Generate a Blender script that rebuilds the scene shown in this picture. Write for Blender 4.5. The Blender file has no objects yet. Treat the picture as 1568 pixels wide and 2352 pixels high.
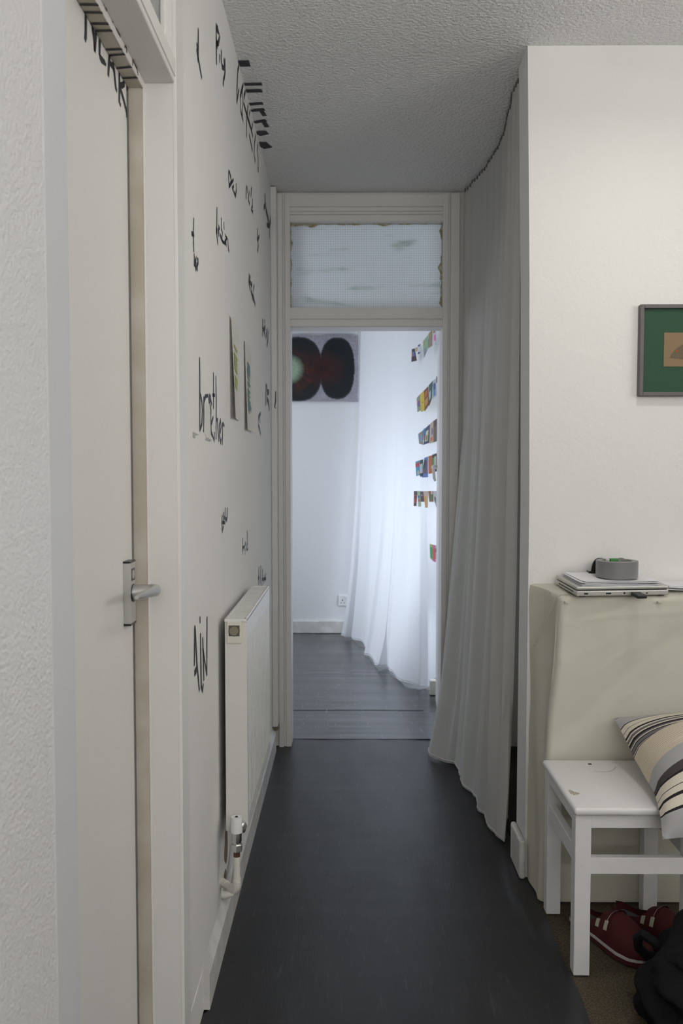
import bpy, bmesh, math, random
from mathutils import Vector, Matrix, noise
random.seed(7)
SC = bpy.context.scene
COL = SC.collection

# ------------------------------------------------------------------ camera, world, lights, exposure
F, CX, CY, PITCH, YAW, CAMZ = 2000.0, 784.0, 1176.0, 0.0496, 0.0084, 1.30
cam_d = bpy.data.cameras.new('camera')
cam_d.sensor_fit = 'HORIZONTAL'
cam_d.sensor_width = 14.9
cam_d.lens = F / 1568.0 * 14.9
cam_d.clip_start = 0.02
cam_d.dof.use_dof = True
cam_d.dof.focus_distance = 2.3
cam_d.dof.aperture_fstop = 4.5
cam = bpy.data.objects.new('camera', cam_d)
COL.objects.link(cam)
cam.location = (0, 0, CAMZ)
cam.rotation_euler = (math.pi / 2 - PITCH, 0, YAW)
SC.camera = cam

SC.view_settings.view_transform = 'Standard'
SC.view_settings.look = 'None'
SC.view_settings.exposure = 0.14
SC.view_settings.gamma = 1.0
SC.view_settings.use_curve_mapping = False

world = bpy.data.worlds.new('world')
SC.world = world
world.use_nodes = True
world.node_tree.nodes['Background'].inputs[0].default_value = (0.85, 0.92, 1.0, 1)
world.node_tree.nodes['Background'].inputs[1].default_value = 0.5

def area_light(name, loc, rot, sx, sy, power, color):
    d = bpy.data.lights.new(name, 'AREA')
    d.shape = 'RECTANGLE'; d.size = sx; d.size_y = sy
    d.energy = power; d.color = color
    o = bpy.data.objects.new(name, d); COL.objects.link(o)
    o.location = loc; o.rotation_euler = rot
    return o
# daylight through the window of the near room (behind the camera)
area_light('window_daylight', (0.75, -2.10, 1.95), (math.pi / 2 + 0.95, 0, 0), 2.1, 0.8, 62, (1.0, 0.99, 0.985))
# daylight through a window in the near room's right wall
area_light('side_window_daylight', (2.90, 0.3, 1.95), (0, math.pi / 2 + 0.80, 0), 0.8, 1.6, 40, (1.0, 0.985, 0.965))
# daylight through the window behind the drape, plus an added unseen fill at left
area_light('far_room_daylight', (1.12, 5.75, 0.82), (0, math.pi / 2, 0), 1.4, 1.9, 19, (0.78, 0.87, 1.0))
area_light('far_room_fill_left', (-1.95, 6.0, 1.5), (0, -math.pi / 2, -0.55), 1.5, 1.4, 29, (0.86, 0.91, 1.0))
LAMP_STRENGTH = 17.0

# ------------------------------------------------------------------ helpers
_cy, _sy = math.cos(YAW), math.sin(YAW)
_cp, _sp = math.cos(PITCH), math.sin(PITCH)
_H = Vector((-_sy, _cy, 0)); _R = Vector((_cy, _sy, 0)); _Z = Vector((0, 0, 1))
_FW = _H * _cp - _Z * _sp; _UP = _H * _sp + _Z * _cp
EYE = Vector((0, 0, CAMZ))
def at(px, py, ax, val):
    """point of the photograph carried onto the real surface  X|Y|Z = val"""
    d = _R * ((px - CX) / F) + _UP * ((CY - py) / F) + _FW
    i = 'XYZ'.index(ax)
    return EYE + d * ((val - EYE[i]) / d[i])

def nb():
    return bmesh.new()
def box(bm, x0, x1, y0, y1, z0, z1, bev=0.0, seg=2, mi=0):
    r = bmesh.ops.create_cube(bm, size=1.0)
    vs = r['verts']
    bmesh.ops.scale(bm, vec=(x1 - x0, y1 - y0, z1 - z0), verts=vs)
    bmesh.ops.translate(bm, vec=((x0 + x1) / 2, (y0 + y1) / 2, (z0 + z1) / 2), verts=vs)
    fs = set(f for v in vs for f in v.link_faces)
    for f in fs: f.material_index = mi
    if bev > 0:
        es = list(set(e for v in vs for e in v.link_edges))
        bmesh.ops.bevel(bm, geom=es, offset=bev, segments=seg, affect='EDGES', profile=0.5, clamp_overlap=True)
    return bm
def cyl(bm, c, axis, r0, r1, h, seg=20, mi=0):
    """cylinder/cone from c along axis"""
    axis = Vector(axis).normalized()
    m = Matrix.Translation(Vector(c) + axis * h / 2) @ axis.to_track_quat('Z', 'Y').to_matrix().to_4x4()
    n0 = len(bm.faces)
    r = bmesh.ops.create_cone(bm, cap_ends=True, segments=seg, radius1=r0, radius2=r1, depth=h, matrix=m)
    for f in set(f for v in r['verts'] for f in v.link_faces): f.material_index = mi
    return bm
def tube(bm, pts, rad, seg=10, mi=0):
    pts = [Vector(p) for p in pts]
    rings = []
    n = len(pts)
    prev = None
    for i, p in enumerate(pts):
        t = (pts[min(i + 1, n - 1)] - pts[max(i - 1, 0)]).normalized()
        if prev is None:
            a = t.orthogonal().normalized()
        else:
            a = (prev - t * prev.dot(t)).normalized()
        prev = a
        b = t.cross(a)
        r = rad[i] if isinstance(rad, (list, tuple)) else rad
        rings.append([bm.verts.new(p + a * (r * math.cos(2 * math.pi * k / seg)) + b * (r * math.sin(2 * math.pi * k / seg))) for k in range(seg)])
    for i in range(n - 1):
        for k in range(seg):
            f = bm.faces.new((rings[i][k], rings[i][(k + 1) % seg], rings[i + 1][(k + 1) % seg], rings[i + 1][k]))
            f.material_index = mi
    for rr, rev in ((rings[0], True), (rings[-1], False)):
        f = bm.faces.new(list(reversed(rr)) if rev else rr); f.material_index = mi
    return bm
def lathe(bm, c, prof, seg=28, mi=0):
    c = Vector(c); rings = []
    for r, z in prof:
        rings.append([bm.verts.new(c + Vector((r * math.cos(2 * math.pi * k / seg), r * math.sin(2 * math.pi * k / seg), z))) for k in range(seg)])
    for i in range(len(prof) - 1):
        for k in range(seg):
            f = bm.faces.new((rings[i][k], rings[i][(k + 1) % seg], rings[i + 1][(k + 1) % seg], rings[i + 1][k]))
            f.material_index = mi
    return bm
def grid(bm, nu, nv, fn, mi=0):
    vs = [[bm.verts.new(fn(i / nu, j / nv)) for j in range(nv + 1)] for i in range(nu + 1)]
    for i in range(nu):
        for j in range(nv):
            f = bm.faces.new((vs[i][j], vs[i + 1][j], vs[i + 1][j + 1], vs[i][j + 1])); f.material_index = mi
    return vs
def ribbon(bm, pts, w, nrm, off=0.0008, clamp=None):
    """a brush stroke of real width w lying on a surface with normal nrm"""
    nrm = Vector(nrm)
    pts = [Vector(p) + nrm * off for p in pts]
    if clamp: pts = [clamp(p) for p in pts]
    n = len(pts); prev = None
    for i, p in enumerate(pts):
        t = (pts[min(i + 1, n - 1)] - pts[max(i - 1, 0)])
        t = t - nrm * t.dot(nrm)
        if t.length < 1e-6: continue
        s = nrm.cross(t.normalized()) * (w / 2 * (0.75 if i in (0, n - 1) else 1.0))
        cur = (bm.verts.new(p + s), bm.verts.new(p - s))
        if prev: bm.faces.new((prev[0], cur[0], cur[1], prev[1]))
        prev = cur
    return bm

def root_loc(o):
    v = Vector((0, 0, 0))
    while o is not None:
        v += o.location; o = o.parent
    return v
def obj(name, bm, mats, parent=None, loc=None, smooth=False, recalc=True):
    if recalc: bmesh.ops.recalc_face_normals(bm, faces=bm.faces)
    o = bpy.data.objects.new(name, bpy.data.meshes.new(name))
    if parent is not None:
        o.parent = parent; sh = root_loc(parent)
    else:
        sh = Vector(loc) if loc is not None else Vector((0, 0, 0)); o.location = sh
    if sh.length: bmesh.ops.translate(bm, vec=-sh, verts=bm.verts)
    bm.to_mesh(o.data); bm.free()
    for m in (mats if isinstance(mats, (list, tuple)) else [mats]): o.data.materials.append(m)
    if smooth:
        for p in o.data.polygons: p.use_smooth = True
        try: o.data.set_sharp_from_angle(angle=math.radians(42))
        except Exception: pass
    COL.objects.link(o)
    return o
def tag(o, label=None, cat=None, group=None, kind=None):
    if label: o['label'] = label
    if cat: o['category'] = cat
    if group: o['group'] = group
    if kind: o['kind'] = kind
    return o
def thing(name, label, cat, loc, group=None):
    o = bpy.data.objects.new(name, None); o.empty_display_size = 0.05
    o.location = loc; COL.objects.link(o)
    return tag(o, label, cat, group)
def struct(name, loc=(0, 0, 0)):
    o = bpy.data.objects.new(name, None); o.location = loc; COL.objects.link(o)
    o['kind'] = 'structure'; return o

# ------------------------------------------------------------------ materials
def mat(name, col, rough=0.6, metal=0.0, spec=0.5, bump=None, var=None, coat=0.0):
    """bump=(scale, strength, distance)  var=(scale, darker colour, amount)"""
    m = bpy.data.materials.new(name); m.use_nodes = True
    nt = m.node_tree; b = nt.nodes['Principled BSDF']
    b.inputs['Base Color'].default_value = (*col, 1)
    b.inputs['Roughness'].default_value = rough
    b.inputs['Metallic'].default_value = metal
    b.inputs['Specular IOR Level'].default_value = spec
    b.inputs['Coat Weight'].default_value = coat
    tc = nt.nodes.new('ShaderNodeTexCoord')
    if bump:
        n = nt.nodes.new('ShaderNodeTexNoise'); n.inputs['Scale'].default_value = bump[0]; n.inputs['Detail'].default_value = 3
        nt.links.new(tc.outputs['Object'], n.inputs['Vector'])
        bp = nt.nodes.new('ShaderNodeBump'); bp.inputs['Strength'].default_value = bump[1]; bp.inputs['Distance'].default_value = bump[2]
        nt.links.new(n.outputs['Fac'], bp.inputs['Height']); nt.links.new(bp.outputs['Normal'], b.inputs['Normal'])
    if var:
        n = nt.nodes.new('ShaderNodeTexNoise'); n.inputs['Scale'].default_value = var[0]; n.inputs['Detail'].default_value = 5
        nt.links.new(tc.outputs['Object'], n.inputs['Vector'])
        r = nt.nodes.new('ShaderNodeValToRGB')
        r.color_ramp.elements[0].position = 0.42; r.color_ramp.elements[1].position = 0.42 + var[2]
        r.color_ramp.elements[0].color = (*var[1], 1); r.color_ramp.elements[1].color = (*col, 1)
        nt.links.new(n.outputs['Fac'], r.inputs['Fac']); nt.links.new(r.outputs['Color'], b.inputs['Base Color'])
    return m
def cloth_mat(name, col, transl=0.4, sheer=0.0, bump=None):
    m = bpy.data.materials.new(name); m.use_nodes = True
    nt = m.node_tree; nt.nodes.remove(nt.nodes['Principled BSDF'])
    out = nt.nodes['Material Output']
    d = nt.nodes.new('ShaderNodeBsdfDiffuse'); d.inputs[0].default_value = (*col, 1)
    t = nt.nodes.new('ShaderNodeBsdfTranslucent'); t.inputs[0].default_value = (*col, 1)
    mx = nt.nodes.new('ShaderNodeMixShader'); mx.inputs[0].default_value = transl
    nt.links.new(d.outputs[0], mx.inputs[1]); nt.links.new(t.outputs[0], mx.inputs[2])
    if bump:
        tc = nt.nodes.new('ShaderNodeTexCoord')
        n = nt.nodes.new('ShaderNodeTexNoise'); n.inputs['Scale'].default_value = bump[0]
        nt.links.new(tc.outputs['Object'], n.inputs['Vector'])
        bp = nt.nodes.new('ShaderNodeBump'); bp.inputs['Strength'].default_value = bump[1]; bp.inputs['Distance'].default_value = bump[2]
        nt.links.new(n.outputs['Fac'], bp.inputs['Height'])
        nt.links.new(bp.outputs['Normal'], d.inputs['Normal'])
    last = mx
    if sheer > 0:
        tr = nt.nodes.new('ShaderNodeBsdfTransparent')
        m2 = nt.nodes.new('ShaderNodeMixShader'); m2.inputs[0].default_value = sheer
        nt.links.new(mx.outputs[0], m2.inputs[1]); nt.links.new(tr.outputs[0], m2.inputs[2]); last = m2
    nt.links.new(last.outputs[0], out.inputs['Surface'])
    return m
M_WALL = mat('wall_paint', (0.80, 0.79, 0.765), 0.7, spec=0.3, bump=(70, 0.22, 0.004))
M_WOODCHIP = mat('woodchip_wall_paint', (0.72, 0.715, 0.715), 0.32, spec=0.5, bump=(210, 0.5, 0.007))
M_WALLFAR = mat('far_room_wall_paint', (0.80, 0.81, 0.82), 0.7, spec=0.3, bump=(60, 0.12, 0.004))
M_CEIL = mat('stippled_ceiling_paint', (0.85, 0.85, 0.845), 0.45, spec=0.45, bump=(95, 0.85, 0.011))
M_TRIM = mat('gloss_trim_paint', (0.75, 0.74, 0.715), 0.4, spec=0.4, bump=(30, 0.04, 0.002))
M_TRIMBLUE = mat('grey_architrave_paint', (0.60, 0.61, 0.63), 0.45, spec=0.4, bump=(30, 0.04, 0.002))
M_TRIMEDGE = mat('white_trim_edge_paint', (0.80, 0.78, 0.74), 0.4, spec=0.4)
M_BEIGE = mat('worn_beige_stop_paint', (0.60, 0.56, 0.48), 0.5, bump=(40, 0.1, 0.002), var=(9, (0.50, 0.45, 0.36), 0.25))
M_LEAF = mat('door_leaf_paint', (0.74, 0.725, 0.70), 0.42, spec=0.4, bump=(25, 0.03, 0.002))
M_LEAFW = mat('white_door_paint', (0.82, 0.83, 0.82), 0.4, spec=0.4)
M_SKIRT = mat('skirting_paint', (0.74, 0.73, 0.71), 0.4, spec=0.4, var=(14, (0.62, 0.61, 0.58), 0.2))
M_INK = mat('black_wall_ink', (0.012, 0.012, 0.02), 0.5)
M_INKFADE = mat('dry_brush_wall_ink', (0.028, 0.028, 0.03), 0.6)
M_DARK = mat('dark_gap', (0.015, 0.015, 0.014), 0.8)
M_RAD = mat('radiator_enamel', (0.76, 0.755, 0.72), 0.3, spec=0.5)
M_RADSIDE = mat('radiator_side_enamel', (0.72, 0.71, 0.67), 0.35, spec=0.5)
M_CREAMPL = mat('cream_plastic', (0.72, 0.70, 0.60), 0.35)
M_CHROME = mat('chrome', (0.72, 0.72, 0.72), 0.12, metal=1.0)
M_ALU = mat('brushed_aluminium', (0.60, 0.60, 0.58), 0.35, metal=0.85)
M_COPPER = mat('bare_pipe_copper', (0.13, 0.06, 0.04), 0.5, metal=0.3)
M_PIPE = mat('pipe_paint', (0.72, 0.70, 0.65), 0.35)
M_BROWN = mat('dull_brown', (0.20, 0.15, 0.10), 0.8)
M_BLACKPL = mat('black_plastic', (0.02, 0.02, 0.022), 0.3)
M_PAPER = mat('white_paper', (0.80, 0.80, 0.83), 0.7, bump=(20, 0.05, 0.002))
M_NOTICE = cloth_mat('notice_paper', (0.80, 0.79, 0.74), 0.12)
M_LIME = mat('lime_print', (0.40, 0.48, 0.12), 0.7)
M_TEAL = mat('teal_print', (0.13, 0.25, 0.25), 0.7)
M_TAPEGREY = mat('grey_tape_scrap', (0.42, 0.42, 0.41), 0.6)
M_STOOL = mat('white_stool_paint', (0.80, 0.79, 0.79), 0.4, spec=0.4, bump=(60, 0.05, 0.001))
M_CARPET = mat('brown_carpet', (0.15, 0.122, 0.085), 0.95, spec=0.1, bump=(420, 0.7, 0.004), var=(260, (0.075, 0.063, 0.044), 0.2))
M_RED = mat('red_canvas', (0.075, 0.006, 0.008), 0.8, bump=(300, 0.2, 0.001))
M_CREAMST = mat('cream_stripe', (0.50, 0.47, 0.36), 0.7)
M_RUBBER = mat('white_rubber', (0.62, 0.60, 0.58), 0.5)
M_BAG = mat('black_bag_fabric', (0.005, 0.005, 0.0058), 0.8, spec=0.2, bump=(90, 0.25, 0.003))
M_OLIVE = mat('olive_trim', (0.04, 0.035, 0.014), 0.8)
M_SILVER = mat('laptop_silver', (0.56, 0.55, 0.52), 0.35, metal=0.55)
M_DUCT = mat('grey_duct_tape', (0.21, 0.21, 0.215), 0.38, spec=0.5, bump=(200, 0.05, 0.0005))
M_CARDCORE = mat('grey_cardboard_core', (0.32, 0.31, 0.29), 0.8)
M_GREEN = mat('green_plastic', (0.05, 0.22, 0.05), 0.35)
M_FRAME = mat('grey_brown_frame', (0.12, 0.11, 0.108), 0.5)
M_MOUNT = mat('green_mount', (0.010, 0.062, 0.027), 0.65)
M_CARD = mat('tan_card', (0.24, 0.165, 0.085), 0.7)
M_COMB = mat('brown_comb_print', (0.13, 0.10, 0.06), 0.7)
M_ORANGE = mat('orange_print', (0.35, 0.09, 0.02), 0.7)
M_CURTAIN = cloth_mat('sheer_hall_cloth', (0.80, 0.795, 0.775), 0.35, 0.05, bump=(500, 0.1, 0.001))
M_DRAPE = cloth_mat('white_drape_cloth', (0.84, 0.85, 0.87), 0.5, 0.0)
M_COVER = mat('cream_cover_cloth', (0.64, 0.625, 0.535), 0.9, spec=0.1, bump=(450, 0.25, 0.002), var=(3.0, (0.60, 0.585, 0.49), 0.25))
M_SOCKET = mat('white_socket_plastic', (0.82, 0.82, 0.82), 0.3)

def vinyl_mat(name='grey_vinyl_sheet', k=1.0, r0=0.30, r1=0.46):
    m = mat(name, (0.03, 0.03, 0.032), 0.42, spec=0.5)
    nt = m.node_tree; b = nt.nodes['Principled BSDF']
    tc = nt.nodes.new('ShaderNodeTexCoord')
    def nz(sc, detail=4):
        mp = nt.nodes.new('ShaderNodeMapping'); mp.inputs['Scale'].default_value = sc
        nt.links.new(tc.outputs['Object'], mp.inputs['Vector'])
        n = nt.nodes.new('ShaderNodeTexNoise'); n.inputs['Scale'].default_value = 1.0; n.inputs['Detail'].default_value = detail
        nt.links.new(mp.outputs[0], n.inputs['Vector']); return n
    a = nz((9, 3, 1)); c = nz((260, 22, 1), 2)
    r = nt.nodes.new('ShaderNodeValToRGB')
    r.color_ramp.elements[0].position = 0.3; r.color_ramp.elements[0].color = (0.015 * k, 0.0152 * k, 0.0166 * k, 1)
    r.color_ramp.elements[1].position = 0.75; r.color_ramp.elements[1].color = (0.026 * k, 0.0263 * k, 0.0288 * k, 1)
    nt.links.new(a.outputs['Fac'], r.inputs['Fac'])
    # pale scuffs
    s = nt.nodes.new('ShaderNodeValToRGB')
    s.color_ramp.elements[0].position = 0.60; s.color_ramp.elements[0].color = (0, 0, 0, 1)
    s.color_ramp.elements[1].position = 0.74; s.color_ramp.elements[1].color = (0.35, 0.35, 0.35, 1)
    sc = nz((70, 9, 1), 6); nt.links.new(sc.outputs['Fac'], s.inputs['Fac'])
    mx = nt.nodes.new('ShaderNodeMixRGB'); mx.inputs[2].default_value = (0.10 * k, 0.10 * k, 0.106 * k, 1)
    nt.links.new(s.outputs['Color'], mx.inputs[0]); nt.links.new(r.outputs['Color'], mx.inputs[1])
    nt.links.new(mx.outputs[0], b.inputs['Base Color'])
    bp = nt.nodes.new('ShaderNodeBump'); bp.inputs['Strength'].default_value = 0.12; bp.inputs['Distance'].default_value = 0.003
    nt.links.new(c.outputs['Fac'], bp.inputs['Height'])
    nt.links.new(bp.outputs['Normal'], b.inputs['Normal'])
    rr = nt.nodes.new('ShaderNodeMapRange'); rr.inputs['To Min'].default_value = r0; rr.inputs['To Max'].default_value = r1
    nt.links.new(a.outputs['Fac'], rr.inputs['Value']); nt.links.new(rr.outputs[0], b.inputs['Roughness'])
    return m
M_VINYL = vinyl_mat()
M_VINYL2 = vinyl_mat('glossy_grey_vinyl_sheet', 2.9, 0.14, 0.26)  # glossier far vinyl, its colour also lifted to imitate the window's sheen

def wired_glass_mat():
    m = bpy.data.materials.new('wired_frosted_glass'); m.use_nodes = True
    nt = m.node_tree; nt.nodes.remove(nt.nodes['Principled BSDF']); out = nt.nodes['Material Output']
    tc = nt.nodes.new('ShaderNodeTexCoord')
    sx = nt.nodes.new('ShaderNodeSeparateXYZ'); nt.links.new(tc.outputs['Object'], sx.inputs[0])
    def wires(ch):
        a = nt.nodes.new('ShaderNodeMath'); a.operation = 'MULTIPLY'; a.inputs[1].default_value = 92.0
        nt.links.new(sx.outputs[ch], a.inputs[0])
        f = nt.nodes.new('ShaderNodeMath'); f.operation = 'FRACT'; nt.links.new(a.outputs[0], f.inputs[0])
        l = nt.nodes.new('ShaderNodeMath'); l.operation = 'LESS_THAN'; l.inputs[1].default_value = 0.22
        nt.links.new(f.outputs[0], l.inputs[0]); return l
    wx, wz = wires('X'), wires('Z')
    mxm = nt.nodes.new('ShaderNodeMath'); mxm.operation = 'MAXIMUM'
    nt.links.new(wx.outputs[0], mxm.inputs[0]); nt.links.new(wz.outputs[0], mxm.inputs[1])
    col = nt.nodes.new('ShaderNodeMixRGB'); col.inputs[1].default_value = (0.93, 0.95, 0.96, 1); col.inputs[2].default_value = (0.72, 0.76, 0.77, 1)
    nt.links.new(mxm.outputs[0], col.inputs[0])
    n = nt.nodes.new('ShaderNodeTexNoise'); n.inputs['Scale'].default_value = 7; n.inputs['Detail'].default_value = 4
    mp = nt.nodes.new('ShaderNodeMapping'); mp.inputs['Scale'].default_value = (0.6, 1, 2.2)
    nt.links.new(tc.outputs['Object'], mp.inputs[0]); nt.links.new(mp.outputs[0], n.inputs['Vector'])
    r = nt.nodes.new('ShaderNodeValToRGB')
    r.color_ramp.elements[0].position = 0.27; r.color_ramp.elements[0].color = (0.62, 0.68, 0.60, 1)
    r.color_ramp.elements[1].position = 0.42; r.color_ramp.elements[1].color = (1, 1, 1, 1)
    nt.links.new(n.outputs['Fac'], r.inputs['Fac'])
    mu = nt.nodes.new('ShaderNodeMixRGB'); mu.blend_type = 'MULTIPLY'; mu.inputs[0].default_value = 1
    nt.links.new(col.outputs[0], mu.inputs[1]); nt.links.new(r.outputs[0], mu.inputs[2])
    t = nt.nodes.new('ShaderNodeBsdfTranslucent'); d = nt.nodes.new('ShaderNodeBsdfDiffuse'); g = nt.nodes.new('ShaderNodeBsdfGlossy')
    g.inputs['Roughness'].default_value = 0.25; g.inputs[0].default_value = (0.6, 0.6, 0.6, 1)
    nt.links.new(mu.outputs[0], t.inputs[0]); nt.links.new(mu.outputs[0], d.inputs[0])
    m1 = nt.nodes.new('ShaderNodeMixShader'); m1.inputs[0].default_value = 0.80
    nt.links.new(d.outputs[0], m1.inputs[1]); nt.links.new(t.outputs[0], m1.inputs[2])
    m2 = nt.nodes.new('ShaderNodeMixShader'); m2.inputs[0].default_value = 0.05
    nt.links.new(m1.outputs[0], m2.inputs[1]); nt.links.new(g.outputs[0], m2.inputs[2])
    nt.links.new(m2.outputs[0], out.inputs['Surface'])
    return m
M_GLASS = wired_glass_mat()
M_PANE = mat('grey_glass_pane', (0.20, 0.21, 0.21), 0.12, spec=0.5)
def vcol_mat(name, rough=0.7):
    m = mat(name, (1, 1, 1), rough, bump=(160, 0.1, 0.001))
    nt = m.node_tree
    a = nt.nodes.new('ShaderNodeVertexColor'); a.layer_name = 'Col'
    nt.links.new(a.outputs['Color'], nt.nodes['Principled BSDF'].inputs['Base Color'])
    return m
M_PAINTING = vcol_mat('painted_canvas')
def lamp_mat():
    m = bpy.data.materials.new('lamp_glow'); m.use_nodes = True
    nt = m.node_tree; nt.nodes.remove(nt.nodes['Principled BSDF'])
    e = nt.nodes.new('ShaderNodeEmission'); e.inputs[0].default_value = (1.0, 0.94, 0.84, 1); e.inputs[1].default_value = LAMP_STRENGTH
    nt.links.new(e.outputs[0], nt.nodes['Material Output'].inputs['Surface'])
    return m
_flat = {}
def flat(c):
    k = tuple(round(x, 3) for x in c)
    if k not in _flat: _flat[k] = mat('print_colour', k, 0.6)
    return _flat[k]

# ------------------------------------------------------------------ key dimensions (metres)
XW = -0.3495        # left wall surface
XT = -0.332         # face of architrave and skirting on it
YF = 2.72           # picture wall (faces the camera)
YEND = 4.02         # end wall with the far doorway
YB = 6.85           # back wall of the far room
def ceil_z(y): return 2.585 - (max(min(y, 4.1), 1.5) - 2.72) * 0.023
ZTOP = 2.72

# ------------------------------------------------------------------ structure: floor
floor = struct('floor')
bm = nb(); box(bm, -2.2, 3.1, -2.3, 7.0, -0.12, -0.012); obj('floor_slab', bm, M_DARK, floor)
def sheet(x0, x1, y0, y1, nx, ny, fn, edge_fn=None, base=0.0):
    b = nb()
    def P(u, v):
        y = y0 + (y1 - y0) * v
        a, c = (edge_fn(y) if edge_fn else (x0, x1))
        x = a + (c - a) * u
        return Vector((x, y, base + fn(x, y)))
    vs = grid(b, nx, ny, P)
    r = bmesh.ops.extrude_face_region(b, geom=list(b.faces))
    for v in [g for g in r['geom'] if isinstance(g, bmesh.types.BMVert)]: v.co.z += 0.0
    for row in vs:
        for v in row: v.co.z -= 0.003
    return b
def fn_hall(x, y):
    n = noise.noise((x * 6, y * 1.6, 3.1)) * 0.0022 + noise.noise((x * 16, y * 4, 8.0)) * 0.0008 + noise.noise((x * 5, y * 14, 2.0)) * 0.0007
    # lifted edge where the sheet turns up against the cover on the right
    d = x - (0.525 + 0.012 * math.sin(y * 9))
    if 2.2 < y < 3.0 and d > -0.02: n += 0.006 * math.exp(-((d) / 0.014) ** 2) * min(1, (y - 2.2) * 4, (3.0 - y) * 4)
    return n
def hall_edge(y):
    # the sheet's right edge runs along the skirting, then free over the carpet
    return (-0.3335 if y > 2.02 else -0.3485, 0.572 - max(0, 0.004 * math.sin(y * 23)))
def fn_mid(x, y):
    k = noise.noise((x * 1.6 + 4, y * 8, 0.7)); k2 = noise.noise((x * 3.0, y * 21, 4.0)) * max(0, noise.noise((x * 2, y * 3, 11.0)) + 0.35)
    w = 1.0 if x > -0.1 else 0.5
    return (k * 0.0030 + k2 * 0.0024) * w
def fn_far(x, y):
    return noise.noise((x * 1.5, y * 5, 5.7)) * 0.0045 + noise.noise((x * 4, y * 6, 1.0)) * 0.001
s1 = obj('vinyl_sheet', sheet(0, 0, -1.2, 4.19, 60, 240, fn_hall, hall_edge, 0.0), M_VINYL, floor, smooth=True)
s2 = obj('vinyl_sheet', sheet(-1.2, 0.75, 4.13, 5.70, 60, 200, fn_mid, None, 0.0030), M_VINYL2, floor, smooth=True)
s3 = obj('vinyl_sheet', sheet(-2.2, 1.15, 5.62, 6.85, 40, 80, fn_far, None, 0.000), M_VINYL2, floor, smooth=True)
# loose offcut strip lying over the seam
def fn_strip(x, y): return noise.noise((x * 2, y * 30, 9.0)) * 0.002
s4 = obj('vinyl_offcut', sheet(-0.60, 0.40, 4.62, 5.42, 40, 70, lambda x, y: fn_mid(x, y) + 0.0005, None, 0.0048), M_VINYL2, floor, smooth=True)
bm = nb(); box(bm, 0.560, 3.0, -2.2, 2.70, -0.012, -0.0045); obj('carpet', bm, M_CARPET, floor)
bm = nb(); box(bm, -2.2, 3.0, -2.2, -1.19, -0.012, -0.002); obj('carpet', bm, M_CARPET, floor)

# ------------------------------------------------------------------ structure: ceiling
bm = nb()
pts = [(-2.3), 1.5, 2.72, 4.10, 7.0]
for y0, y1 in zip(pts[:-1], pts[1:]):
    z0, z1 = ceil_z(y0), ceil_z(y1)
    q = [bm.verts.new(p) for p in ((-2.2, y0, z0), (3.1, y0, z0), (3.1, y1, z1), (-2.2, y1, z1))]
    t = [bm.verts.new(v.co + Vector((0, 0, 0.12))) for v in q]
    bm.faces.new(list(reversed(q))); bm.faces.new(t)
    for i in range(4): bm.faces.new((q[i], q[(i + 1) % 4], t[(i + 1) % 4], t[i]))
bmesh.ops.remove_doubles(bm, verts=bm.verts, dist=1e-5)
ceiling = obj('ceiling', bm, M_CEIL); ceiling['kind'] = 'structure'

# ------------------------------------------------------------------ structure: left wall with the doorway
OY0, OY1 = 1.044, 1.700     # clear opening of the near doorway
wall_left = struct('wall_left')
bm = nb(); box(bm, -0.56, XT - 0.0005, -2.3, OY0 - 0.078, 0, ZTOP); obj('wall_section', bm, M_WOODCHIP, wall_left)
bm = nb(); box(bm, -0.56, XW, OY1 + 0.02, YEND + 0.12, 0, ZTOP); wl_hall = obj('wall_section', bm, M_WALL, wall_left)
bm = nb(); box(bm, -0.56, XW, OY0 - 0.02, OY1 + 0.02, 2.50, ZTOP); obj('wall_section', bm, M_WALL, wall_left)
bm = nb(); box(bm, -0.62, -0.56, OY0 - 0.1, OY1 + 0.1, 0, ZTOP); obj('wall_section', bm, M_DARK, wall_left)  # added unseen dark panel, blocks light leaking round the door

# ------------------------------------------------------------------ structure: near door, its frame and fanlight
ZL = 2.022  # underside of the head stop
trim_1 = struct('trim_1')
bm = nb(); box(bm, -0.50, XT - 0.003, OY1, OY1 + 0.02, 0, 2.50, 0.001); obj('door_jamb', bm, M_TRIM, trim_1)
bm = nb(); box(bm, -0.50, XT - 0.003, OY0 - 0.078, OY0 - 0.0005, 0, 2.50, 0.001); obj('door_jamb', bm, M_TRIM, trim_1)
bm = nb(); box(bm, -0.50, XT - 0.001, OY0, OY1, 2.036, 2.080, 0.002); obj('transom_rail', bm, M_TRIM, trim_1)
bm = nb(); box(bm, XT - 0.002, XT + 0.0015, OY0, OY1, 2.048, 2.079, 0.001); obj('rail_edge', bm, M_TRIMEDGE, trim_1)
bm = nb(); box(bm, -0.50, XT - 0.004, OY0, OY1, 2.48, 2.50, 0.001); obj('head_lining', bm, M_TRIM, trim_1)
bm = nb(); box(bm, -0.4195, -0.3925, OY1 - 0.012, OY1, 0, 2.036, 0.001)
st = obj('door_stop', bm, M_BEIGE, trim_1)
bm = nb(); box(bm, -0.3925, -0.3895, OY1 - 0.0125, OY1, 0, 2.036, 0.001); obj('stop_edge', bm, M_TRIMEDGE, trim_1)
bm = nb(); box(bm, -0.4195, -0.3925, OY0, OY1 - 0.012, ZL, 2.036, 0.001); head_stop = obj('door_stop', bm, M_BEIGE, trim_1)
bm = nb(); box(bm, -0.3925, -0.3895, OY0, OY1 - 0.012, ZL - 0.0005, 2.036, 0.001); head_edge = obj('stop_edge', bm, M_TRIMEDGE, trim_1)
bm = nb(); box(bm, -0.4195, -0.3925, OY0, OY0 + 0.012, 0, 2.036, 0.001); obj('door_stop', bm, M_BEIGE, trim_1)
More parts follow.
